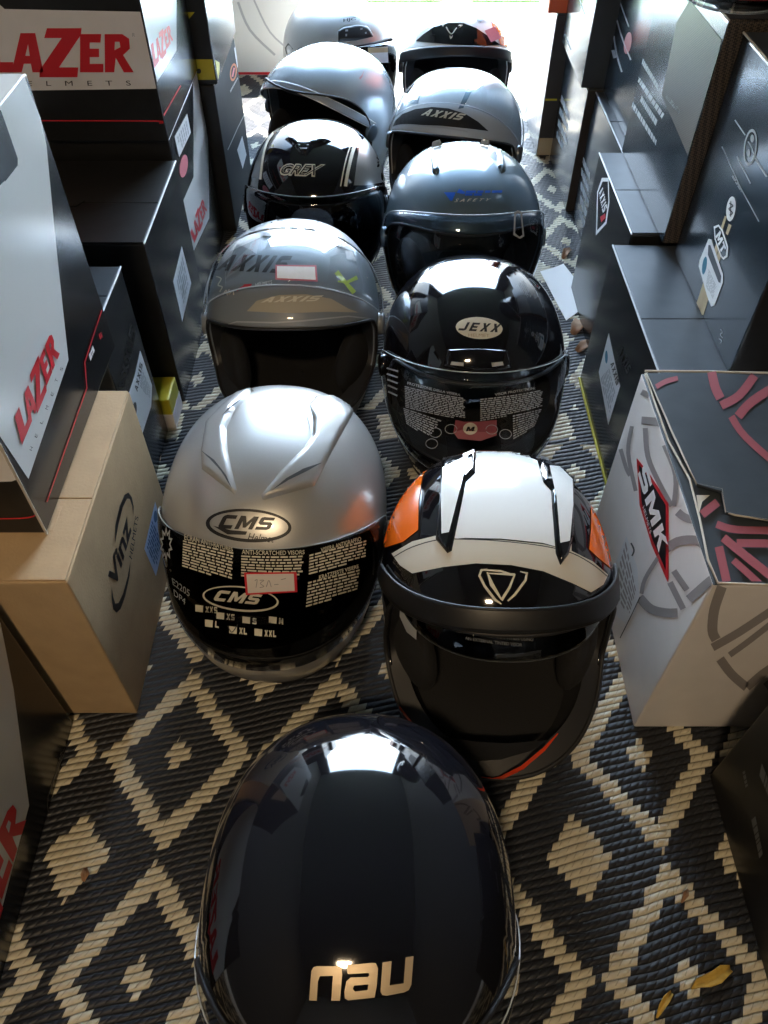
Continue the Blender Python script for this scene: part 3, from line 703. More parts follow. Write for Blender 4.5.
poly('cream_panel', [(-60, 396), (0, 418), (28, 475), (12, 481), (-60, 483)], Fr, M['white_board'], l2)
polys('red_line', [stroke([(-60, 518), (20, 518), (38, 513), (47, 506)], 1.3)], Fr, M['red_print'], l2)
tube('pale_corner', [loc3(l2, (-.3268, .4688, .45)), loc3(l2, (-.3268, .4688, .27))], .0013, M['kraft_edge'], l2)

l5, S, Fr, T = carton('white and black box with the largest red lettering, facing the viewer at upper left', -.70, -.334, 1.213, 1.50, .3185, .62,
                      'black_gloss_board', 'black_board', 'black_board', side_sign=1, lid=False)
Z9 = lambda pts: zz(pts, 0, 0, 4.267)
poly('white_panel', Z9([(-60, -20), (-10, 10), (20, 38), (610, 50), (680, 378), (-200, 390), (-200, -20)]), Fr, M['white_board'], l5)
poly('white_panel', Z9([(480, -20), (520, 50), (600, 470), (655, 372), (752, 215), (752, -10), (745, -40)]), S, M['white_gloss_board'], l5)
lazer_logo([(-20, 28), (133, 28), (134, 77), (-22, 77)], Fr, l5, off=.0009)
lazer_logo(Z9([(640, 178), (720, 92), (738, 178), (655, 310)]), S, l5, off=.0009)
text('subtitle', 'HELMETS', Z9([(25, 345), (556, 343), (560, 364), (25, 366)]), Fr, M['black_print'], l5, space=3.2, off=.0009)
polys('red_line', [stroke(Z9([(-50, 514), (665, 516), (680, 525)]), 1.2)], Fr, M['red_print'], l5)
polys('red_line', [stroke(Z9([(685, 515), (770, 365)]), 1.2)], S, M['red_print'], l5)
text('registered_mark', 'R', Z9([(565, 140), (577, 140), (577, 156), (565, 156)]), Fr, M['grey_print'], l5, off=.0009)

l8, S, Fr, T = carton('black box with a mustard yellow band along its base, in the upper left row', -.62, -.305, 1.510, 1.78, .2905, .58,
                      'black_gloss_board', 'black_board', 'black_board', side_sign=1, lid=False)
poly('yellow_band', Z7([(-400, 455), (342, 455), (366, 612), (-400, 612)]), Fr, M['yellow'], l8)
poly('yellow_band', Z7([(345, 460), (378, 480), (380, 540), (368, 612)]), S, M['yellow'], l8)
poly('yellow_arrow', Z7([(90, 92), (190, 92), (135, 158)]), Fr, M['yellow'], l8)
poly('punched_hole', ell(*Z7([(222, 545)])[0], 2.3, 2.6), Fr, M['black_print'], l8, off=.0009)
poly('arrow_mark', Z7([(133, 182), (143, 182), (143, 212), (133, 212)]), Fr, M['yellow'], l8)

# ------------------------------------------------------------------ helmets
AX, AF, AB, CT, CB, ZC, NN = .128, .148, .158, .128, .21, .142, 2.25
class Helm:
    def __init__(s, name, label, X, Y, Z, scale, yaw, chin=.10, wj=.12):
        s.root = thing(name, label, 'helmet', (X, Y, Z), R(yaw)); s.k = scale; s.chin = chin; s.wj = wj
        s._surf = {}
    def rad(s, dx, dy, dz):
        fy = AF if dy < 0 else AB; cz = CT if dz > 0 else CB
        r = (abs(dx/AX)**NN+abs(dy/fy)**NN+abs(dz/cz)**NN)**(-1/NN)
        lo = min(1, max(0, -dz/.5)); fr = max(0, -dy)
        return r*(1+s.chin*fr*fr*math.sin(lo*math.pi/2))
    def pt(s, az, el, off=0, rot=0, mul=1):
        """degrees -> local point on the outer shell plus off"""
        a, e = R(az), R(el)
        dx, dy, dz = math.sin(a)*math.cos(e), -math.cos(a)*math.cos(e), math.sin(e)
        if rot:
            c, q = math.cos(R(rot)), math.sin(R(rot)); dy, dz = dy*c+dz*q, dz*c-dy*q
        r = s.rad(dx, dy, dz)*mul+off/s.k
        x, y, z = r*dx, r*dy, r*dz
        x *= 1-s.wj*min(1, max(0, -z/.14))*(1 if y < 0 else .6)
        return Vector((x, y, z+ZC))*s.k
    def surf(s, off=0):
        if off in s._surf: return s._surf[off]
        vs, fs = [], []; NA, NE = 120, 70; mw = s.root.matrix_world
        for j in range(NE+1):
            for i in range(NA): vs.append(mw @ s.pt(-180+360*i/NA, -75+165*j/NE, off))
        for j in range(NE):
            for i in range(NA): fs.append((j*NA+i, j*NA+(i+1) % NA, (j+1)*NA+(i+1) % NA, (j+1)*NA+i))
        s._surf[off] = Curved(BVHTree.FromPolygons(vs, fs), mw @ Vector((0, 0, ZC*s.k))); return s._surf[off]
    def rim(s, az, zf, zs, zb):
        c = math.cos(R(az)); zt_ = zs+(zf-zs)*max(0, c)**2+(zb-zs)*max(0, -c)**2
        lo, hi = -80, 0
        for _ in range(26):
            m = (lo+hi)/2
            if s.pt(az, m).z/s.k < zt_: lo = m
            else: hi = m
        return (lo+hi)/2
def band_fn(A, hf, hs, lf, ls, mn=.5, ex=8):
    def f(az):
        c = max(0, math.cos(R(min(90, abs(az)))))
        h = hs+(hf-hs)*c; l = ls+(lf-ls)*c; m = (h+l)/2; t = min(1, abs(az)/A)
        g = max(mn, (1-t**ex)**(1/ex)) if t < 1 else mn
        return m+(h-m)*g, m-(m-l)*g
    return f
def shell(hm, paint, port=(62.5, 27, 22, -20, -16), rimz=(.002, .016, .004), jet=False, lining='lining', edge='rubber', pads=True):
    A = port[0]; bf = band_fn(*port) if not jet else None
    rims = {}
    AZ = [-180+2.5*i for i in range(144)]
    for a in AZ: rims[a] = hm.rim(a, *rimz)
    if jet:
        jb = band_fn(A, port[1], port[2], -60, -60, .0, port[3] if len(port) > 3 else 4)
        def bounds(a):
            t = min(1, abs(a)/A)
            h = port[2]+(port[1]-port[2])*(1-t**4)**(1/2.0) if t < 1 else port[2]
            h = max(h, rims[a]+2) if a in rims else h
            return h, rims[a]
    else:
        def bounds(a): h, l = bf(a); return h, max(l, rims[a]+3)
    N1, N2, N3 = 30, 10, 12
    def grid(off, mul=1):
        vs, fs = [], []; rows = N1+N2+N3+1
        for a in AZ:
            h, l = bounds(a); rm = rims[a]
            if jet and abs(a) >= A: l = rm
            for j in range(rows):
                if j <= N1: e = 90+(h-90)*j/N1
                elif j <= N1+N2: e = h+(l-h)*(j-N1)/N2
                else: e = l+(rm-l)*(j-N1-N2)/N3
                vs.append(hm.pt(a, e, off, mul=mul))
        n = len(AZ)
        for i in range(n):
            a0, a1 = AZ[i], AZ[(i+1) % n]; i2 = (i+1) % n
            inport = a0 >= -A and a1 <= A and a1 > a0
            for j in range(rows-1):
                if N1 <= j < N1+N2 and inport: continue
                if jet and j >= N1+N2: continue
                fs.append((i*rows+j, i2*rows+j, i2*rows+j+1, i*rows+j+1))
        return vs, fs
    vs, fs = grid(0)
    o = mk('shell', vs, fs, M[paint] if isinstance(paint, str) else paint, hm.root, True)
    md = o.modifiers.new('thickness', 'SOLIDIFY'); md.thickness = .004; md.offset = -1; md.use_even_offset = False
    bmx = bmesh.new(); bmx.from_mesh(o.data); bmesh.ops.remove_doubles(bmx, verts=bmx.verts, dist=1e-5); bmx.to_mesh(o.data); bmx.free()
    o.data.flip_normals() if o.data.polygons[len(o.data.polygons)//2].normal.dot(o.data.polygons[len(o.data.polygons)//2].center-Vector((0, 0, ZC))) < 0 else None
    vs, fs = grid(-.024)
    mk('lining', vs, fs, M[lining], hm.root, True)
    # opening edge: outer lip to lining
    loop = []
    ins = [a for a in AZ if -A <= a <= A]
    hi = [(a, bounds(a)[0]) for a in ins]; lo = [(a, bounds(a)[1]) for a in ins]
    def side(a, e0, e1): return [(a, e0+(e1-e0)*k/6) for k in range(1, 6)]
    if jet: path = side(ins[0], lo[0][1], hi[0][1])[0:0]+[(ins[0], lo[0][1])]+side(ins[0], lo[0][1], hi[0][1])+hi+side(ins[-1], hi[-1][1], lo[-1][1])+[(ins[-1], lo[-1][1])]
    else: path = hi+side(ins[-1], hi[-1][1], lo[-1][1])+lo[::-1]+side(ins[0], lo[0][1], hi[0][1])
    def strip(name, path, closed, m):
        vs = []; fs = []; n = len(path); offs = (.0008, -.006, -.016, -.0245)
        for a, e in path: vs += [hm.pt(a, e, q) for q in offs]
        for i in range(n if closed else n-1):
            j = (i+1) % n
            for k in range(3): fs.append((i*4+k, j*4+k, j*4+k+1, i*4+k+1))
        return mk(name, vs, fs, M[m], hm.root, True)
    strip('opening_edge', path, not jet, edge)
    tube('opening_gasket', [hm.pt(a, e, .0008) for a, e in path], .0026, M[edge], hm.root, closed=not jet)
    rp_ = [(a, rims[a]) for a in AZ if not (jet and -A < a < A)]
    if jet:
        k = [i for i, (a, e) in enumerate(rp_) if a >= A][0]; rp_ = rp_[k:]+rp_[:k]
    strip('neck_edge', rp_, not jet, edge)
    tube('neck_roll', [hm.pt(a, e+.6, .0004) for a, e in rp_], .0026, M[edge], hm.root, closed=not jet)
    NR = [hm.pt(a, rims[a]+7, -.026) for a in AZ]; vs = []; fs = []; c0_ = Vector((0, .01, .030*hm.k))
    for q, dz in ((1, 0), (.8, .014), (.55, .016), (.3, .006), (.02, .0)):
        for p in NR: v = c0_+(p-c0_)*q; v.z = p.z*q*q+c0_.z*(1-q*q)+dz; vs.append(v)
    n_ = len(NR)
    for j in range(4):
        for i in range(n_): fs.append((j*n_+i, j*n_+(i+1) % n_, (j+1)*n_+(i+1) % n_, (j+1)*n_+i))
    mk('crown_padding', vs, fs, M['lining'], hm.root, True)  # dark disc added across the neck opening to hide the rug below
    if pads:
        for sgn in (-1, 1):
            bm = bmesh.new(); bmesh.ops.create_uvsphere(bm, u_segments=20, v_segments=14, radius=1)
            c = hm.pt(sgn*58, -18, -.036); mt = Matrix.Translation(c) @ Matrix.Rotation(R(-sgn*20), 4, 'Z') @ Matrix.Diagonal((.020*hm.k, .055*hm.k, .048*hm.k, 1))
            bmesh.ops.transform(bm, matrix=mt, verts=bm.verts); from_bm('cheek_pad', bm, M['lining'], hm.root, True)
    return bounds
def visor(hm, m, edge_m, band=(84, 36, 20, -24, -12, .35, 3), off=.007, rot=0, name='visor', thick=.002, pivots=True, pm='matt_black', edge=True, er=.0011):
    A = band[0]; f = band_fn(*band); n = 64; rows = 10; vs, fs = [], []
    for i in range(n+1):
        a = -A+2*A*i/n; h, l = f(a)
        if i in (0, n): h, l = f(a*.999)
        for j in range(rows+1): vs.append(hm.pt(a, h+(l-h)*j/rows, off, rot=rot))
    for i in range(n):
        for j in range(rows): fs.append((i*(rows+1)+j, (i+1)*(rows+1)+j, (i+1)*(rows+1)+j+1, i*(rows+1)+j+1))
    o = mk(name, vs, fs, M[m] if isinstance(m, str) else m, hm.root, True)
    md = o.modifiers.new('thickness', 'SOLIDIFY'); md.thickness = thick; md.offset = 0
    if edge:
        loop = [vs[i*(rows+1)] for i in range(n+1)]+[vs[n*(rows+1)+j] for j in range(1, rows)]+[vs[i*(rows+1)+rows] for i in range(n, -1, -1)]+[vs[j] for j in range(rows-1, 0, -1)]
        tube(name+'_edge', loop, er, M[edge_m], o if False else hm.root, closed=True, seg=5)
    if pivots:
        for sgn in (-1, 1): disc(hm, sgn*(A-6), 4, .016*hm.k, off+.0008, .003, M[pm], 'pivot_cap', rot=rot*.0)
    return o
def disc(hm, az, el, rad, off, h, m, name, rot=0):
    c = hm.pt(az, el, off); a = hm.pt(az+2, el, off)-c; b = hm.pt(az, el+2, off)-c
    n = a.cross(b).normalized()
    if n.dot(c-Vector((0, 0, ZC*hm.k))) < 0: n = -n
    t = a.normalized(); b = n.cross(t); prof = [(0, h), (.5, h), (.8, h*.85), (.95, h*.5), (1, 0), (1, -.006)]
    vs, fs = [], []; N = 24
    for r_, hh in prof:
        for i in range(N):
            q = 2*math.pi*i/N; vs.append(c+(t*math.cos(q)+b*math.sin(q))*rad*max(r_, .01)+n*hh)
    for j in range(len(prof)-1):
        for i in range(N): fs.append((j*N+i, j*N+(i+1) % N, (j+1)*N+(i+1) % N, (j+1)*N+i))
    fs.append(tuple(range(N)))
    return mk(name, vs, fs, m, hm.root, True)

# ---- 1 nau, nearest
h = Helm('helmet', 'glossy black helmet with gold lettering, nearest to the viewer', -.021, .169, 0, 1.006, 0, chin=0)
shell(h, 'gloss_black', port=(72.5, 30, 2), jet=True)
visor(h, 'clear', 'visor_edge', band=(90, 26, 8, -42, -26, .3, 3), off=.003, pm='gloss_black', er=.0007, pivots=False)
sf = h.surf(0); Zn = lambda pts: zz(pts, 300, 930, 5.908)
nl = [[(57, 412), (62, 330), (70, 240), (82, 218), (100, 212), (225, 212), (247, 225), (250, 260), (237, 414), (186, 414), (196, 268), (120, 270), (108, 300), (101, 414)],
      [(278, 205), (280, 250), (285, 258), (405, 252), (410, 265), (400, 275), (300, 278), (275, 300), (263, 360), (266, 400), (285, 412), (440, 395), (452, 330), (460, 225), (448, 195), (430, 193)],
      [(487, 190), (540, 182), (528, 325), (610, 312), (622, 160), (668, 153), (655, 320), (640, 352), (610, 366), (510, 385), (485, 380), (475, 360)]]
hole = [(312, 345), (320, 325), (405, 318), (398, 352), (325, 360)]
polys('logo', [[Zn(nl[0])], [Zn(nl[1]), Zn(hole)[::-1]], [Zn(nl[2])]], sf, M['gold'], h.root, step=6, off=.0012)

# ---- 2 CMS silver
h = Helm('helmet', 'silver full face helmet with black oval logo, price tag and printed dark visor', -.1280, .606, 0, 1.022, -3, chin=.30)
shell(h, 'silver', port=(62.5, 27, 22, -13, -12))
visor(h, 'film_grey', 'visor_edge', band=(80, 34.5, 20, -17, -10, .35, 3), off=.0035, pm='silver', er=.0006, pivots=False)
s0 = h.surf(0); s1 = h.surf(.0048); Zc = lambda pts: zz(pts, 150, 370, 3.072)
for nm, p in (('vent_ridge', [(322, 48), (262, 68), (215, 112), (170, 160), (156, 250), (158, 305), (262, 386), (268, 372), (240, 250), (236, 180), (262, 120), (300, 90)]),
              ('vent_ridge', [(478, 112), (510, 78), (560, 75), (612, 105), (628, 128), (560, 250), (505, 358), (345, 402), (340, 385), (400, 310), (470, 240), (498, 200), (500, 160)])):
    poly(nm, Zc(p), s0, M['silver'], h.root, step=2.2, rais=.0055, wid=5, smooth=True, off=-.0006)
each('vent_slot', [Zc([(228, 152), (245, 130), (292, 96), (275, 112), (240, 142)]), Zc([(476, 112), (486, 118), (497, 160), (496, 190), (490, 165)]),
                    Zc([(165, 255), (205, 285), (240, 330), (258, 372), (225, 318), (190, 280)]), Zc([(525, 292), (470, 310), (420, 338), (375, 375), (425, 345), (480, 318)])], s0, M['silver_dark'], h.root, step=4, off=.0058)
oo = ell(*Zc([(304, 478)])[0], 42.5, 16.5, .06, 40); oi = ell(*Zc([(305, 477)])[0], 39, 13.5, .06, 40)
poly('logo_ring', [oo, oi[::-1]], s0, M['black_print'], h.root, step=6, off=.0015)
block('logo', 'CMS', Zc([(222, 444), (380, 454), (374, 492), (216, 487)]), s0, M['black_print'], h.root, shear=.35, off=.0017)
text('logo_script', 'Helmet', Zc([(302, 500), (385, 508), (382, 530), (300, 524)]), s0, M['black_print'], h.root, shear=.3, off=.0015)
poly('logo_swash', Zc([(195, 478), (250, 492), (300, 496), (295, 506), (240, 505)]), s0, M['black_print'], h.root, step=6, off=.0015)
# printed visor
Zd = lambda pts: zz(pts, 160, 500, 3.339)
scr = poly('visor_film', Zd([(8, 85), (80, 112), (170, 140), (270, 165), (370, 168), (480, 160), (600, 135), (700, 100), (715, 130), (705, 220), (660, 320), (590, 400), (500, 455), (420, 485), (330, 500), (240, 495), (160, 465), (90, 400), (35, 300), (8, 200)]), s1, M['film'], h.root, step=6, off=.0002, smooth=True)
hd = M['cream_print']
text('print_heading', 'ECRAN ANTI-RAYURES', Zd([(84, 112), (244, 158), (244, 172), (84, 132)]), s1, hd, h.root, bold=.02, step=8, off=.001)
text('print_heading', 'ANTI-SCRATCHED VISORS', Zd([(274, 164), (482, 166), (482, 180), (274, 180)]), s1, hd, h.root, bold=.02, step=8, bow=1, off=.001)
text('print_heading', 'VISIERA ANTIGRAFFIO', Zd([(536, 160), (668, 122), (670, 136), (536, 174)]), s1, hd, h.root, bold=.02, step=8, off=.001)
text('print_heading', 'KRATZFESTE VISIERE', Zd([(530, 250), (660, 214), (662, 226), (530, 264)]), s1, hd, h.root, bold=.02, step=8, off=.001)
fine('small_print', Zd([(80, 132), (246, 172), (240, 275), (76, 222)]), 10, s1, hd, h.root, seed=1, words=8, off=.001)
fine('small_print', Zd([(272, 182), (480, 182), (474, 262), (272, 255)]), 8, s1, hd, h.root, seed=2, words=10, bow=1, off=.001)
fine('small_print', Zd([(498, 180), (686, 132), (684, 200), (496, 250)]), 7, s1, hd, h.root, seed=3, words=9, off=.001)
fine('small_print', Zd([(494, 270), (665, 228), (655, 310), (486, 358)]), 8, s1, hd, h.root, seed=4, words=9, off=.001)
oo = ell(*Zd([(270, 328)])[0], 38, 12.5, .10, 40); oi = ell(*Zd([(270, 327)])[0], 36.2, 10.8, .10, 40)
poly('print_ring', [oo, oi[::-1]], s1, hd, h.root, step=6, off=.001)
block('print_logo', 'CMS', Zd([(192, 298), (338, 314), (330, 348), (184, 334)]), s1, hd, h.root, shear=.35, off=.001)
text('print_code', 'E2205', Zd([(42, 258), (102, 300), (100, 322), (46, 282)]), s1, M['grey_print'], h.root, off=.001)
text('print_code', 'DP4', Zd([(48, 296), (88, 330), (86, 350), (50, 318)]), s1, M['grey_print'], h.root, off=.001)
st = [];
for i in range(20):
    r_ = 12 if i % 2 else 7.5; q = 2*math.pi*i/20; st.append((167+r_*.55*math.cos(q), 544+r_*1.5*math.sin(q)))
sti = [(167+(x-167)*.72, 544+(y-544)*.72) for x, y in st]
poly('print_star', [st, sti[::-1]], s1, M['grey_print'], h.root, off=.001)
for tx, x, y, wq in (('XXS', 120, 348, 60), ('XS', 190, 372, 60), ('S', 276, 386, 50), ('M', 364, 386, 58), ('L', 152, 398, 46), ('XL', 232, 420, 60), ('XXL', 316, 428, 76)):
    q = [Zd([(x+a, y+b)])[0] for a, b in ((0, 0), (26, 3), (25, 26), (0, 23))]
    poly('size_box', q, s1, hd, h.root, off=.001)
    block('size_text', tx, [Zd([(x+a, y+b)])[0] for a, b in ((34, 5), (34+len(tx)*13, 7), (34+len(tx)*13, 29), (33, 26))], s1, hd, h.root, gap=.25, off=.001)
polys('tick_mark', [stroke(Zd([(228, 418), (242, 440), (262, 412)]), .9)], s1, M['black_print'], h.root, off=.0016)
poly('price_tag', Zd([(282, 240), (455, 238), (458, 304), (288, 314)]), s1, M['red_print'], h.root, step=8, off=.0018)
poly('price_tag_paper', Zd([(290, 245), (446, 243), (449, 299), (295, 307)]), s1, M['tag'], h.root, step=8, off=.0022)
polys('handwriting', [stroke(Zd(p), .7) for p in ([(318, 266), (326, 262), (322, 288)], [(334, 264), (348, 264), (336, 274), (348, 284), (334, 288)], [(356, 286), (364, 264), (372, 286)], [(382, 278), (396, 277)], [(404, 262), (420, 258)])], s1, M['swirl'], h.root, off=.0026)
polys('chin_vent', [Zd([(135, 445), (170, 462), (240, 488), (330, 500), (400, 494), (440, 478), (428, 510), (400, 540), (350, 556), (290, 560), (230, 545), (180, 505)])], s0, M['matt_black'], h.root, step=6, off=.0008)

# ---- 3 orange, white and black
h = Helm('helmet', 'orange white and black helmet with triangle emblem, visor up, beside the silver one', .1235, .505, 0, .989, 0, chin=.44)
shell(h, 'gloss_black', port=(65, 34, 16, -24, -18), rimz=(.004, .016, .004))
s0 = h.surf(0); Zo = lambda pts: zz(pts, 360, 430, 2.844)
poly('white_panel', Zo([(240, 60), (300, 40), (370, 33), (450, 40), (540, 70), (585, 100), (600, 170), (600, 345), (520, 322), (400, 310), (300, 308), (235, 312), (232, 150), (236, 90)]), s0, M['white_paint'], h.root, step=4, off=.0008, smooth=True)
poly('white_band', Zo([(92, 352), (150, 318), (215, 302), (300, 312), (400, 314), (520, 326), (600, 345), (660, 375), (703, 412), (690, 440), (655, 462), (600, 435), (520, 402), (430, 385), (330, 380), (240, 390), (150, 408), (115, 385)]), s0, M['cream_paint'], h.root, step=4, off=.0010, smooth=True)
polys('pin_line', [stroke(Zo([(100, 362), (150, 335), (225, 314), (300, 313), (400, 318), (520, 332), (600, 352), (660, 385), (700, 418)]), 1.0)], s0, M['black_print'], h.root, step=5, off=.0016)
poly('orange_panel', Zo([(72, 335), (64, 290), (75, 225), (100, 165), (140, 118), (195, 90), (178, 140), (168, 200), (167, 285), (125, 318)]), s0, M['orange_paint'], h.root, step=4, off=.0009, smooth=True)
poly('orange_panel', Zo([(640, 152), (680, 205), (708, 270), (718, 330), (716, 398), (680, 368), (650, 340), (655, 280), (655, 220)]), s0, M['orange_paint'], h.root, step=4, off=.0009, smooth=True)
poly('vent_cover', Zo([(232, 82), (330, 66), (328, 125), (302, 150), (262, 345), (250, 352), (216, 312), (228, 180)]), s0, M['gloss_black'], h.root, step=2.2, rais=.004, wid=3, off=.0010, smooth=True)
poly('vent_cover', Zo([(502, 84), (560, 90), (606, 140), (606, 300), (592, 355), (568, 386), (555, 352), (542, 175), (520, 150)]), s0, M['gloss_black'], h.root, step=2.2, rais=.004, wid=3, off=.0010, smooth=True)
poly('vent_inlay', Zo([(240, 118), (310, 84), (296, 145), (258, 298), (238, 302), (236, 200)]), s0, M['white_paint'], h.root, step=4, off=.0056)
poly('vent_inlay', Zo([(532, 112), (560, 115), (595, 150), (597, 220), (588, 322), (562, 328), (552, 200)]), s0, M['white_paint'], h.root, step=4, off=.0056)
poly('vent_slot', Zo([(296, 82), (326, 70), (322, 118), (302, 140)]), s0, M['steel'], h.root, off=.0060)
poly('vent_slot', Zo([(506, 86), (528, 92), (545, 150), (528, 150)]), s0, M['steel'], h.root, off=.0060)
em = [stroke(Zo([(360, 408), (438, 412)]), [1, 2.5]), stroke(Zo([(362, 405), (375, 440), (402, 482)]), [1.5, 4, 1.5]), stroke(Zo([(440, 410), (425, 448), (402, 484)]), [1.5, 2.5, 3]),
      stroke(Zo([(362, 396), (345, 400), (340, 415), (355, 445), (385, 484), (402, 495)]), [1, 2.5, 2.5, 2.5, 2.5, 1]), stroke(Zo([(455, 403), (474, 408), (470, 428), (440, 468), (420, 486)]), [1, 2.5, 2.5, 2.5, 1.5]),
      stroke(Zo([(345, 398), (400, 402), (430, 412)]), [1.5, 2, 2])]
polys('triangle_emblem', em, s0, M['cream_print'], h.root, step=5, off=.0012)
visor(h, 'matt_black', 'matt_black', band=(87, 44, 19, 36, 7, .5, 4), off=.004, thick=.004, name='visor_frame', pm='matt_black', er=.0022, pivots=False)
visor(h, 'smoke', 'smoke_edge', band=(60, 38, 18, 20, 8, .6, 4), off=-.010, name='sun_visor', pivots=False)
s2 = h.surf(-.0085)
Zx = lambda pts: zz(pts, 440, 600, 6.4)
text('sun_visor_text', 'FOR SUN USE ONLY', Zx([(228, 182), (476, 216), (474, 234), (226, 204)]), s2, M['dim_print'], h.root, bold=.01, off=.0005)
text('sun_visor_text', 'REMOVE THIS SUN VISOR WHEN USING', Zx([(102, 180), (596, 240), (594, 262), (104, 204)]), s2, M['dim_print'], h.root, bold=.01, off=.0005, bow=1.5)
text('sun_visor_text', 'AN EXTERNAL TINTED VISOR', Zx([(162, 232), (526, 276), (524, 296), (164, 252)]), s2, M['dim_print'], h.root, bold=.01, off=.0005, bow=.8)
poly('grey_tab', Zo([(112, 485), (160, 520), (158, 598), (130, 575), (110, 530)]), s2, M['grey_print'], h.root, off=-.001)
each('orange_edge', [stroke(Zo([(62, 650), (80, 710), (110, 780), (155, 835)]), [1, 2.5, 3, 2]), stroke(Zo([(340, 995), (400, 985), (460, 955), (520, 905), (560, 860)]), [2.5, 4, 4, 3.5, 1])], s0, M['red_orange'], h.root, step=5, off=.002)
polys('chin_vent', [Zo([(200, 865), (330, 885), (420, 890), (530, 880), (490, 910), (400, 935), (330, 940), (260, 910)])], s0, M['matt_black'], h.root, step=5, off=.001)

# ---- 4 JEXX
h = Helm('helmet', 'glossy black full face helmet with cream oval badge and clear printed visor', .128, .902, 0, 1.012, 0, chin=.26)
shell(h, 'gloss_black', port=(62.5, 25, 20, -15, -12))
visor(h, 'clear', 'visor_edge', band=(84, 31, 20, -21, -12, .3, 3), off=.004, pm='gloss_black', er=.0007)
s0 = h.surf(0); s1 = h.surf(.0055); Zj = lambda pts: zz(pts, 375, 240, 3.938)
poly('badge', ell(*Zj([(410, 348)])[0], 23.3, 10.8, .06, 36), s0, M['cream_print'], h.root, step=5, off=.001)
block('badge_text', 'JEXX', Zj([(340, 325), (494, 333), (486, 366), (332, 358)]), s0, M['black_print'], h.root, shear=.3, gap=.35, off=.0016)
text('badge_text', 'HELMET', Zj([(368, 370), (450, 372), (450, 384), (368, 382)]), s0, M['gold'], h.root, off=.0016)
poly('forehead_vent', Zj([(285, 430), (400, 425), (520, 432), (540, 505), (480, 520), (400, 522), (320, 512), (268, 500)]), s0, M['gloss_black'], h.root, step=2.5, rais=.005, wid=3, smooth=True)
each('vent_slot', [Zj([(305, 480), (350, 484), (350, 497), (300, 492)]), Zj([(455, 484), (498, 480), (502, 494), (458, 500)])], s0, M['grey_print'], h.root, off=.0058)
Zk = lambda pts: zz(pts, 385, 360, 4.389)
text('print_heading', 'PROTEZIONE DELLA VISIERA', Zk([(100, 94), (332, 148), (330, 158), (100, 106)]), s1, M['grey_print'], h.root, bold=.02, step=8, bow=.5, off=.0008)
text('print_heading', 'VISOR PROTECTION', Zk([(482, 146), (652, 118), (654, 128), (482, 157)]), s1, M['grey_print'], h.root, bold=.02, step=8, off=.0008)
fine('small_print', Zk([(88, 112), (352, 165), (352, 262), (92, 208)]), 13, s1, M['grey_print'], h.root, seed=5, words=14, bow=1, off=.0008)
fine('small_print', Zk([(82, 208), (250, 262), (190, 345), (96, 280)]), 9, s1, M['grey_print'], h.root, seed=6, words=8, off=.0008)
fine('small_print', Zk([(418, 168), (690, 128), (688, 210), (418, 268)]), 11, s1, M['grey_print'], h.root, seed=7, words=14, bow=1, off=.0008)
fine('small_print', Zk([(560, 240), (686, 212), (650, 300), (562, 350)]), 10, s1, M['grey_print'], h.root, seed=8, words=7, off=.0008)
polys('side_marks', [stroke(Zk(p), 1.6) for p in ([(10, 35), (60, 50)], [(10, 60), (58, 76)], [(12, 85), (58, 102)], [(14, 110), (56, 128)], [(16, 138), (56, 156)])], s1, M['grey_print'], h.root, off=.0008)
rings = []
for cx, cy in ((222, 318), (290, 302), (468, 304), (528, 325), (206, 366)):
    c_ = Zk([(cx, cy)])[0]; rings.append([ell(*c_, 6.2, 5, 0, 20), ell(*c_, 5.6, 4.4, 0, 20)[::-1]])
each('size_ring', rings, s1, M['grey_print'], h.root, off=.0008)
poly('red_patch', Zk([(310, 262), (345, 270), (412, 270), (490, 262), (490, 330), (420, 355), (320, 345), (300, 318)]), s1, M['coral_print'], h.root, step=6, off=.0003, label='dull red printed patch')  # red reflection in the visor, painted as a flat patch
poly('size_mark', ell(*Zk([(374, 300)])[0], 7.2, 6.2), s1, M['cream_print'], h.root, off=.0011)
block('size_letter', 'M', Zk([(360, 289), (392, 289), (390, 312), (357, 312)]), s1, M['black_print'], h.root, shear=.2, off=.0016)

# ---- 5 AXXIS, open visor, left
h = Helm('helmet', 'grey helmet with visor raised, white price tag and lime cross on the brow', -.137, 1.001, 0, 1.015, 0, chin=.24)
shell(h, 'grey_matt', port=(67.5, 29, 8, -22, -16))
s0 = h.surf(0); s1 = h.surf(.0075); Za = lambda pts: zz(pts, 200, 200, 4.042)
poly('light_crown', Za([(232, 90), (300, 70), (400, 68), (480, 85), (520, 115), (560, 145), (640, 215), (560, 190), (450, 150), (350, 140), (250, 150), (120, 210), (160, 160)]), s0, M['grey_light'], h.root, step=4, off=.0006, smooth=True)  # paler grey painted on the crown in place of visor reflections
poly('crown_badge', ell(*Za([(356, 100)])[0], 7, 4), s0, M['white_print'], h.root, off=.0012)
text('crown_badge_text', 'A', Za([(346, 92), (366, 92), (366, 108), (346, 108)]), s0, M['black_print'], h.root, bold=.02, off=.0016)
block('logo', 'AXXIS', Za([(105, 222), (365, 228), (345, 298), (78, 286)]), s0, M['black_print'], h.root, shear=.5, off=.0009)
poly('price_tag', Za([(305, 264), (470, 266), (475, 332), (305, 324)]), s1, M['pink_print'], h.root, step=8, off=.0012)
poly('price_tag_paper', Za([(312, 270), (463, 273), (467, 325), (312, 318)]), s1, M['paper'], h.root, step=8, off=.0016)
polys('lime_cross', [stroke(Za([(550, 292), (588, 336), (622, 376)]), [5, 3.5, 5]), stroke(Za([(634, 314), (592, 334), (556, 330)]), [4, 3, 1.5])], s0, M['lime'], h.root, off=.001)
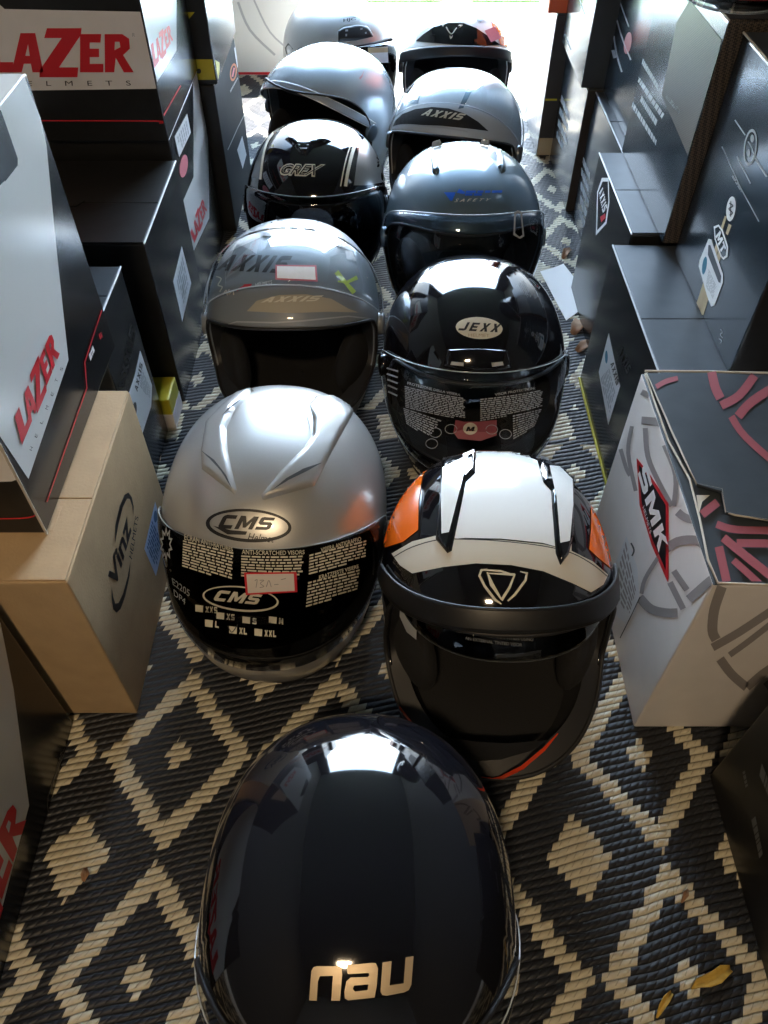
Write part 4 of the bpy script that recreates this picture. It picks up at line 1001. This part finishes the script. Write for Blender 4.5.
polys('scribble_print', [stroke(Za(p), 1.1) for p in ([(68, 310), (88, 320), (75, 345), (92, 352), (82, 372)], [(95, 385), (108, 365), (112, 385), (120, 362)], [(118, 382), (135, 370), (138, 385)])], s0, M['cream_print'], h.root, off=.001)
polys('red_print', [stroke(Za([(150, 368), (175, 352), (195, 350)]), 1.4), Za([(180, 342), (212, 340), (205, 352), (172, 352)])], s0, M['red_print'], h.root, off=.001)
text('small_text', 'HELMETS', Za([(225, 338), (292, 326), (292, 340), (225, 352)]), s0, M['white_print'], h.root, off=.001)
block('brow_text', 'AXXIS', Za([(266, 394), (490, 388), (478, 410), (258, 416)]), s0, M['cream_print'], h.root, shear=.5, off=.002)
poly('brow_pad', Za([(190, 450), (230, 408), (320, 385), (430, 382), (530, 400), (600, 440), (640, 455), (520, 452), (350, 458)]), s0, M['beige'], h.root, step=5, off=.0008)
polys('brow_lip', [stroke(Za([(88, 510), (150, 492), (300, 496), (420, 488), (600, 470), (690, 480)]), [1, 1.4, 1.6, 1.6, 1.4, 1])], h.surf(.001), M['grey_print'], h.root, step=6)
visor(h, 'clear_coat', 'visor_edge', band=(84, 26, 16, -22, -12, .35, 3), off=.006, rot=74, pm='grey_matt')

# ---- 6 blue grey SAFETY jet
h = Helm('helmet', 'blue grey jet helmet with small blue logo, crown buttons and long clear visor', .135, 1.241, 0, 1.05, 0, chin=0)
shell(h, 'blue_grey', port=(75, 28, 2), jet=True)
visor(h, clear_mat('lightly_smoked_visor', (.68, .72, .76)), 'visor_edge', band=(84, 39, 26, -42, -26, .3, 4), off=.004, pm='blue_grey')
s0 = h.surf(0); Zf = lambda pts: zz(pts, 370, 120, 4.042)
for p in ([(245, 155), (262, 145), (275, 170), (283, 205), (270, 222), (252, 215)], [(510, 130), (525, 122), (540, 160), (548, 205), (532, 218), (516, 190)]):
    poly('vent_button', Zf(p), s0, M['blue_grey'], h.root, step=1.5, rais=.006, wid=1.6, smooth=True)
for p in ([(243, 95), (250, 78), (272, 72), (290, 80), (280, 98)], [(445, 78), (462, 70), (485, 78), (490, 92), (460, 92)]):
    poly('crown_button', Zf(p), s0, M['ice_silver'], h.root, step=1.2, rais=.009, wid=1.6, smooth=True)
Zg = lambda pts: zz(pts, 430, 175, 8.533)
polys('blue_logo', [Zg([(120, 150), (220, 150), (190, 222), (175, 222), (150, 190)]), Zg([(225, 155), (250, 120), (300, 150), (290, 165)])], s0, M['blue_print'], h.root, off=.0008)
fine('blue_logo', Zg([(310, 132), (640, 128), (625, 180), (298, 178)]), 2, s0, M['blue_print'], h.root, seed=77, words=5, fill=.8, off=.0008)
text('small_text', 'SAFETY', Zg([(215, 205), (520, 202), (510, 222), (208, 234)]), s0, M['cream_print'], h.root, space=1.6, shear=.3, step=8, off=.0008)
poly('visor_mark', [Zf([(582, 375), (595, 365), (612, 372), (622, 470), (605, 480), (578, 465)]), Zf([(588, 382), (597, 374), (607, 380), (615, 464), (603, 472), (585, 458)])[::-1]], h.surf(.0055), M['grey_print'], h.root, off=.0008)

# ---- 7 GREX
h = Helm('helmet', 'black and silver striped full face helmet with outlined cream lettering and smoked visor', -.124, 1.372, 0, .995, 0, chin=.2)
shell(h, 'gloss_black', port=(62.5, 24, 20, -16, -12))
s0 = h.surf(0); Zq = lambda pts: zz(pts, 240, 100, 4.8)
poly('silver_panel', Zq([(545, 410), (560, 300), (575, 210), (605, 170), (650, 215), (690, 290), (705, 360), (690, 395), (600, 410)]), s0, mat('taupe_silver_paint', (.26, .25, .23), .3, metal=.5, coat=.7), h.root, step=4, off=.0007, smooth=True)
poly('silver_panel', Zq([(55, 370), (75, 300), (110, 225), (140, 170), (155, 160), (128, 230), (110, 300), (100, 380)]), s0, M['silver_dark'], h.root, step=4, off=.0007, smooth=True)
each('stripe', [stroke(Zq([(100, 382), (112, 280), (132, 205), (162, 160)]), 2.2), stroke(Zq([(505, 415), (520, 330), (545, 235), (575, 180)]), 3.2), stroke(Zq([(482, 415), (500, 320), (522, 240), (545, 185)]), 1.1)], s0, M['cream_print'], h.root, step=5, off=.0012)
poly('forehead_vent', Zq([(215, 190), (262, 178), (300, 200), (340, 196), (370, 180), (440, 200), (400, 215), (350, 232), (320, 270), (290, 262), (262, 225)]), s0, M['gloss_black'], h.root, step=1.6, rais=.006, wid=2.4, smooth=True)
each('vent_slot', [Zq([(275, 212), (340, 212), (338, 217), (278, 217)]), Zq([(282, 228), (332, 228), (330, 233), (285, 233)]), Zq([(290, 244), (324, 244), (322, 249), (293, 249)])], s0, M['grey_print'], h.root, off=.0066)
Zy = lambda pts: zz(pts, 270, 150, 10.97)
text('logo', 'GREX', Zy([(125, 148), (610, 160), (535, 300), (105, 280)]), s0, M['cream_print'], h.root, bold=.055, shear=.35, step=8, off=.0009)
text('logo_inner', 'GREX', Zy([(138, 162), (588, 172), (522, 286), (120, 266)]), s0, M['black_print'], h.root, bold=.002, shear=.35, step=8, off=.0014)
visor(h, 'smoke', 'smoke_edge', band=(82, 29, 23, -30, -16, .35, 4), off=.004, pm='gloss_black')

# ---- 8 second AXXIS, right
h = Helm('helmet', 'silver grey helmet with visor raised and cream brow lettering, behind the blue grey one', .146, 1.59, 0, 1.02, -14, chin=.2)
shell(h, 'grey_light', port=(67.5, 29, 8, -22, -16))
s0 = h.surf(0); Zi = lambda pts: zz(pts, 380, 0, 4.8)
poly('dark_brow', Zi([(62, 610), (75, 580), (110, 548), (170, 525), (250, 515), (330, 522), (410, 548), (470, 585), (520, 630), (440, 620), (300, 605), (170, 600), (100, 598)]), s0, M['matt_black'], h.root, step=4, off=.0009)
block('brow_text', 'AXXIS', Zi([(222, 524), (408, 549), (392, 580), (206, 556)]), s0, M['cream_print'], h.root, shear=.5, off=.0016)
polys('brow_lip', [stroke(Zi([(60, 612), (110, 600), (200, 604), (320, 615), (420, 632)]), 1.5)], h.surf(.0015), M['grey_print'], h.root, step=6)
each('crown_vent', [Zi([(140, 420), (165, 370), (220, 340), (200, 400), (185, 500), (135, 500)]), Zi([(430, 400), (480, 350), (500, 352), (440, 440), (400, 520), (375, 525)])], s0, M['blue_grey'], h.root, step=4, off=.001)
visor(h, 'clear_coat', 'visor_edge', band=(84, 28, 16, -22, -12, .35, 3), off=.005, rot=74, pm='silver_dark')

# ---- 9 ice silver jet, turned left
h = Helm('helmet', 'pale ice silver jet helmet turned to the left with its opening empty', -.122, 1.715, 0, 1.04, -32, chin=0)
shell(h, 'ice_silver', port=(77.5, 38, 2), jet=True, edge='rubber')
visor(h, 'ice_silver', 'white_paint', band=(84, 43, 8, 38, -2, .6, 4), off=.001, pm='blue_grey', name='brow_trim', thick=.002, er=.0012)
poly('red_tick', zz([(455, 400), (470, 385), (482, 358), (472, 395), (460, 410)], 270, 0, 5.12), h.surf(0), M['coral_print'], h.root, off=.001)

# ---- 10 far left silver
h = Helm('helmet', 'farthest silver helmet with dark brow vent and small oval badge, at the left back', -.110, 2.06, 0, 1.02, 18, chin=.1)
shell(h, 'silver')
visor(h, 'smoke', 'visor_edge', band=(86, 26, 18, -28, -14, .35, 3), off=.006, pm='silver_dark')
s0 = h.surf(0); Ze = lambda pts: zz(pts, 270, 0, 5.12)
poly('brow_vent', Ze([(348, 160), (375, 140), (450, 128), (500, 135), (520, 165), (528, 188), (440, 208), (350, 215)]), s0, M['matt_black'], h.root, step=1.8, rais=.004, wid=2, smooth=True)
each('vent_slot', [Ze([(385, 158), (470, 150), (470, 158), (385, 168)]), Ze([(385, 180), (490, 170), (490, 178), (385, 192)])], s0, M['grey_print'], h.root, off=.005)
poly('badge', [ell(*Ze([(408, 103)])[0], 10.5, 3.6, -.1), ell(*Ze([(408, 103)])[0], 9.6, 2.9, -.1)[::-1]], s0, M['grey_print'], h.root, off=.001)
text('badge_text', 'HJC', Ze([(375, 98), (440, 90), (440, 108), (375, 118)]), s0, M['black_print'], h.root, bold=.03, off=.001)
poly('vent_slot', Ze([(78, 245), (95, 220), (120, 250), (85, 280)]), s0, M['matt_black'], h.root, off=.001)
poly('label_sticker', Ze([(500, 245), (600, 240), (605, 320), (520, 325)]), h.surf(.008), M['label'], h.root, step=6, off=.0008)
poly('label_band', Ze([(500, 247), (600, 242), (601, 268), (502, 272)]), h.surf(.008), M['tan_print'], h.root, step=6, off=.0014)

# ---- 11 far right white, black and orange
h = Helm('helmet', 'white helmet with triangle emblem and orange flank, farthest back on the right', .170, 2.02, 0, 1.0, 0, chin=.2)
shell(h, 'white_paint', port=(67.5, 28, 10, -26, -18))
s0 = h.surf(0); Zp_ = lambda pts: zz(pts, 380, 0, 4.8)
poly('black_brow', Zp_([(170, 200), (210, 165), (260, 130), (330, 112), (400, 112), (460, 135), (520, 175), (575, 215), (500, 222), (350, 215), (230, 205)]), s0, M['gloss_black'], h.root, step=3, off=.0009)
polys('triangle_emblem', [stroke(Zp_([(298, 118), (340, 185), (392, 125), (298, 118)]), 1.8), stroke(Zp_([(318, 132), (342, 165), (368, 135)]), 1.0)], s0, M['cream_print'], h.root, off=.0016)
poly('orange_panel', Zp_([(530, 95), (560, 100), (590, 140), (612, 190), (610, 228), (575, 215), (560, 160), (540, 130)]), s0, M['orange_paint'], h.root, step=3, off=.0009)
poly('orange_panel', Zp_([(115, 150), (150, 95), (200, 60), (175, 110), (130, 160)]), s0, M['orange_paint'], h.root, step=3, off=.0009)
each('vent_cover', [Zp_([(218, 90), (225, 35), (262, 5), (245, 60), (235, 98)]), Zp_([(460, 90), (475, 60), (525, 30), (540, 45), (500, 95), (480, 112)])], s0, M['grey_matt'], h.root, step=3, off=.002)
poly('price_tag', Zp_([(500, 150), (550, 130), (578, 185), (530, 205)]), h.surf(.006), M['pink_print'], h.root, off=.002)
visor(h, 'matt_black', 'matt_black', band=(88, 34, 14, 27, 2, .5, 4), off=.004, thick=.004, name='visor_frame', pm='matt_black', er=.002)

# ---- 12 on the upper right boxes
h = Helm('helmet', 'black helmet with clear visor and red base stripe, on top of the carbon look box', .462, 1.138, .5520, 1.0, -30, chin=.1)
shell(h, 'gloss_black', port=(62.5, 27, 22, -20, -16))
visor(h, 'clear', 'visor_edge', band=(88, 34, 14, -45, -30, .3, 3), off=.014, pm='gloss_black', er=.0016, thick=.003)
tube('red_stripe', [h.pt(a, h.rim(a, .002, .016, .004)+6, .0015) for a in range(2, 66, 4)], .007, M['red_print'], h.root)

# ------------------------------------------------------------------ small things on the rug
def sheet(name, corners, m, label, cat, curl=.006, th=.0008, z=.001):
    N = 8; vs, fs = [], []; a, b, c, d = [Vector(p) for p in corners]
    ctr = (a+b+c+d)/4; root_loc = Vector((ctr.x, ctr.y, 0))
    for L in (1, 0):
        for i in range(N+1):
            for j in range(N+1):
                u, v = i/N, j/N; p = a*(1-u)*(1-v)+b*u*(1-v)+c*u*v+d*(1-u)*v - root_loc
                p.z = z+curl*(u**3)*(.6+.4*v)+L*th; vs.append(p)
    n2 = (N+1)**2
    for i in range(N):
        for j in range(N):
            q = (i*(N+1)+j, (i+1)*(N+1)+j, (i+1)*(N+1)+j+1, i*(N+1)+j+1); fs.append(q); fs.append(tuple(x+n2 for x in q[::-1]))
    o = mk(name, vs, fs, m, None, True); o.location = root_loc; tag(o, label, cat); return o
sheet('paper_sheet', [hitz(540, 272, 0), hitz(563, 266, 0), hitz(591, 303, 0), hitz(566, 321, 0)], M['paper'], 'blank white sheet of paper on the rug right of the oval badge helmet', 'paper')
def leaf(pts, w, m, label, lift=.002):
    P3 = [hitz(x, y, 0) for x, y in pts]; n = len(P3); c = sum(P3, Vector())/n; vs, fs = [], []
    for i, p in enumerate(P3):
        a = P3[max(0, i-1)]; b = P3[min(n-1, i+1)]; t = (b-a).normalized(); s_ = Vector((-t.y, t.x, 0))*w[i]
        zc = lift+.004*math.sin(math.pi*i/(n-1))
        for q, dz in ((-1, .003), (-.4, .0005), (0, 0), (.5, .001), (1, .0035)):
            v = p-c+s_*q; v.z = zc+dz; vs.append(v)
    for i in range(n-1):
        for k in range(4): fs.append((i*5+k, (i+1)*5+k, (i+1)*5+k+1, i*5+k+1))
    o = mk('dry_leaf', vs, fs, m, None, True); o.location = Vector((c.x, c.y, 0))
    md = o.modifiers.new('t', 'SOLIDIFY'); md.thickness = .0006; tag(o, label, 'leaf'); return o
leaf([(691, 989), (697, 984), (706, 982), (715, 978), (722, 972), (730, 969)], [.001, .004, .0055, .006, .0055, .003], M['leaf'], 'curled yellow dry leaf on the rug near the lower right corner', 0)
leaf([(656, 1018), (660, 1008), (665, 1000), (671, 993)], [.001, .003, .0035, .002], M['leaf'], 'narrow tan dry leaf standing left of the yellow leaf', 0)
leaf([(681, 903), (684, 896), (687, 890)], [.001, .003, .001], M['brown_leaf'], 'small brown leaf scrap on the cream diamond line above the yellow leaf', 0)
leaf([(573, 335), (577, 328), (579, 320)], [.006, .012, .008], M['brown_leaf'], 'crumpled brown leaf just below the white paper sheet', 0)
leaf([(577, 352), (584, 347), (590, 342)], [.006, .010, .006], M['brown_leaf'], 'crumpled tan leaf, lower one of the two beside the black box', 0)
leaf([(84, 882), (87, 876), (86, 868)], [.001, .004, .001], M['brown_leaf'], 'tiny brown leaf scrap on the solid cream diamond at left', 0)
leaf([(563, 259), (566, 253), (571, 250)], [.004, .008, .004], M['brown_leaf'], 'small brown leaf on the rug above the white paper sheet', 0)
# loose thread by the yellow carton
tw = tube('loose_strap', [hitz(168, 424, 0)+Vector((0, 0, .003)), hitz(164, 440, 0)+Vector((0, 0, .006)), hitz(160, 462, 0)+Vector((0, 0, .003))], .0012, M['brown_leaf']); tag(tw, 'thin brown cord lying on the rug in front of the yellow carton', 'cord')

# ------------------------------------------------------------------ prints belong to the part they sit on
RULES = [(('label_text', 'label_mark', 'label_band', 'small_print'), 'label_sticker'), (('badge_text', 'crown_badge_text'), 'badge'), (('emblem_text', 'emblem_inner', 'emblem_red'), 'emblem_outline'),
         (('crown_badge_text',), 'crown_badge'), (('price_tag_paper', 'handwriting'), 'price_tag'), (('logo_text', 'logo_shield_inner'), 'logo_shield'), (('opening_gasket',), 'opening_edge'), (('neck_roll',), 'neck_edge'),
         (('print_heading', 'print_ring', 'print_logo', 'print_code', 'print_star', 'size_box', 'size_text', 'size_ring', 'size_mark', 'size_letter', 'tick_mark', 'visor_mark', 'visor_film', 'visor_edge', 'pivot_cap', 'side_marks', 'red_patch', 'small_print'), 'visor'),
         (('vent_inlay', 'vent_slot'), 'vent_cover'), (('vent_slot',), 'forehead_vent'), (('vent_slot',), 'vent_ridge'), (('vent_slot',), 'brow_vent'), (('sun_visor_text', 'sun_visor_edge'), 'sun_visor'), (('visor_frame_edge', 'pivot_cap'), 'visor_frame'), (('logo_inner',), 'logo')]
def base(o): return o.name.rsplit('.', 1)[0] if o.name[-3:].isdigit() else o.name
def cen(o):
    vs_ = o.data.vertices; return sum((v.co for v in vs_), Vector())/max(1, len(vs_))
for root in [o for o in COL.objects if o.parent is None and o.type == 'EMPTY']:
    kids = [c for c in COL.objects if c.parent == root and c.type == 'MESH']
    for names, host in RULES:
        hosts = [c for c in kids if base(c) == host and c.parent == root]
        if not hosts: continue
        for c in kids:
            if base(c) in names and c.parent == root and not any(g.parent == c for g in kids):
                c.parent = min(hosts, key=lambda q: (cen(q)-cen(c)).length)
    if root['category'] == 'helmet': root['group'] = 'motorcycle helmets set out on the rug and boxes'
    if root['category'] == 'box': root['group'] = 'helmet boxes stacked on the %s of the aisle' % ('left' if root.location.x < 0 else 'right')
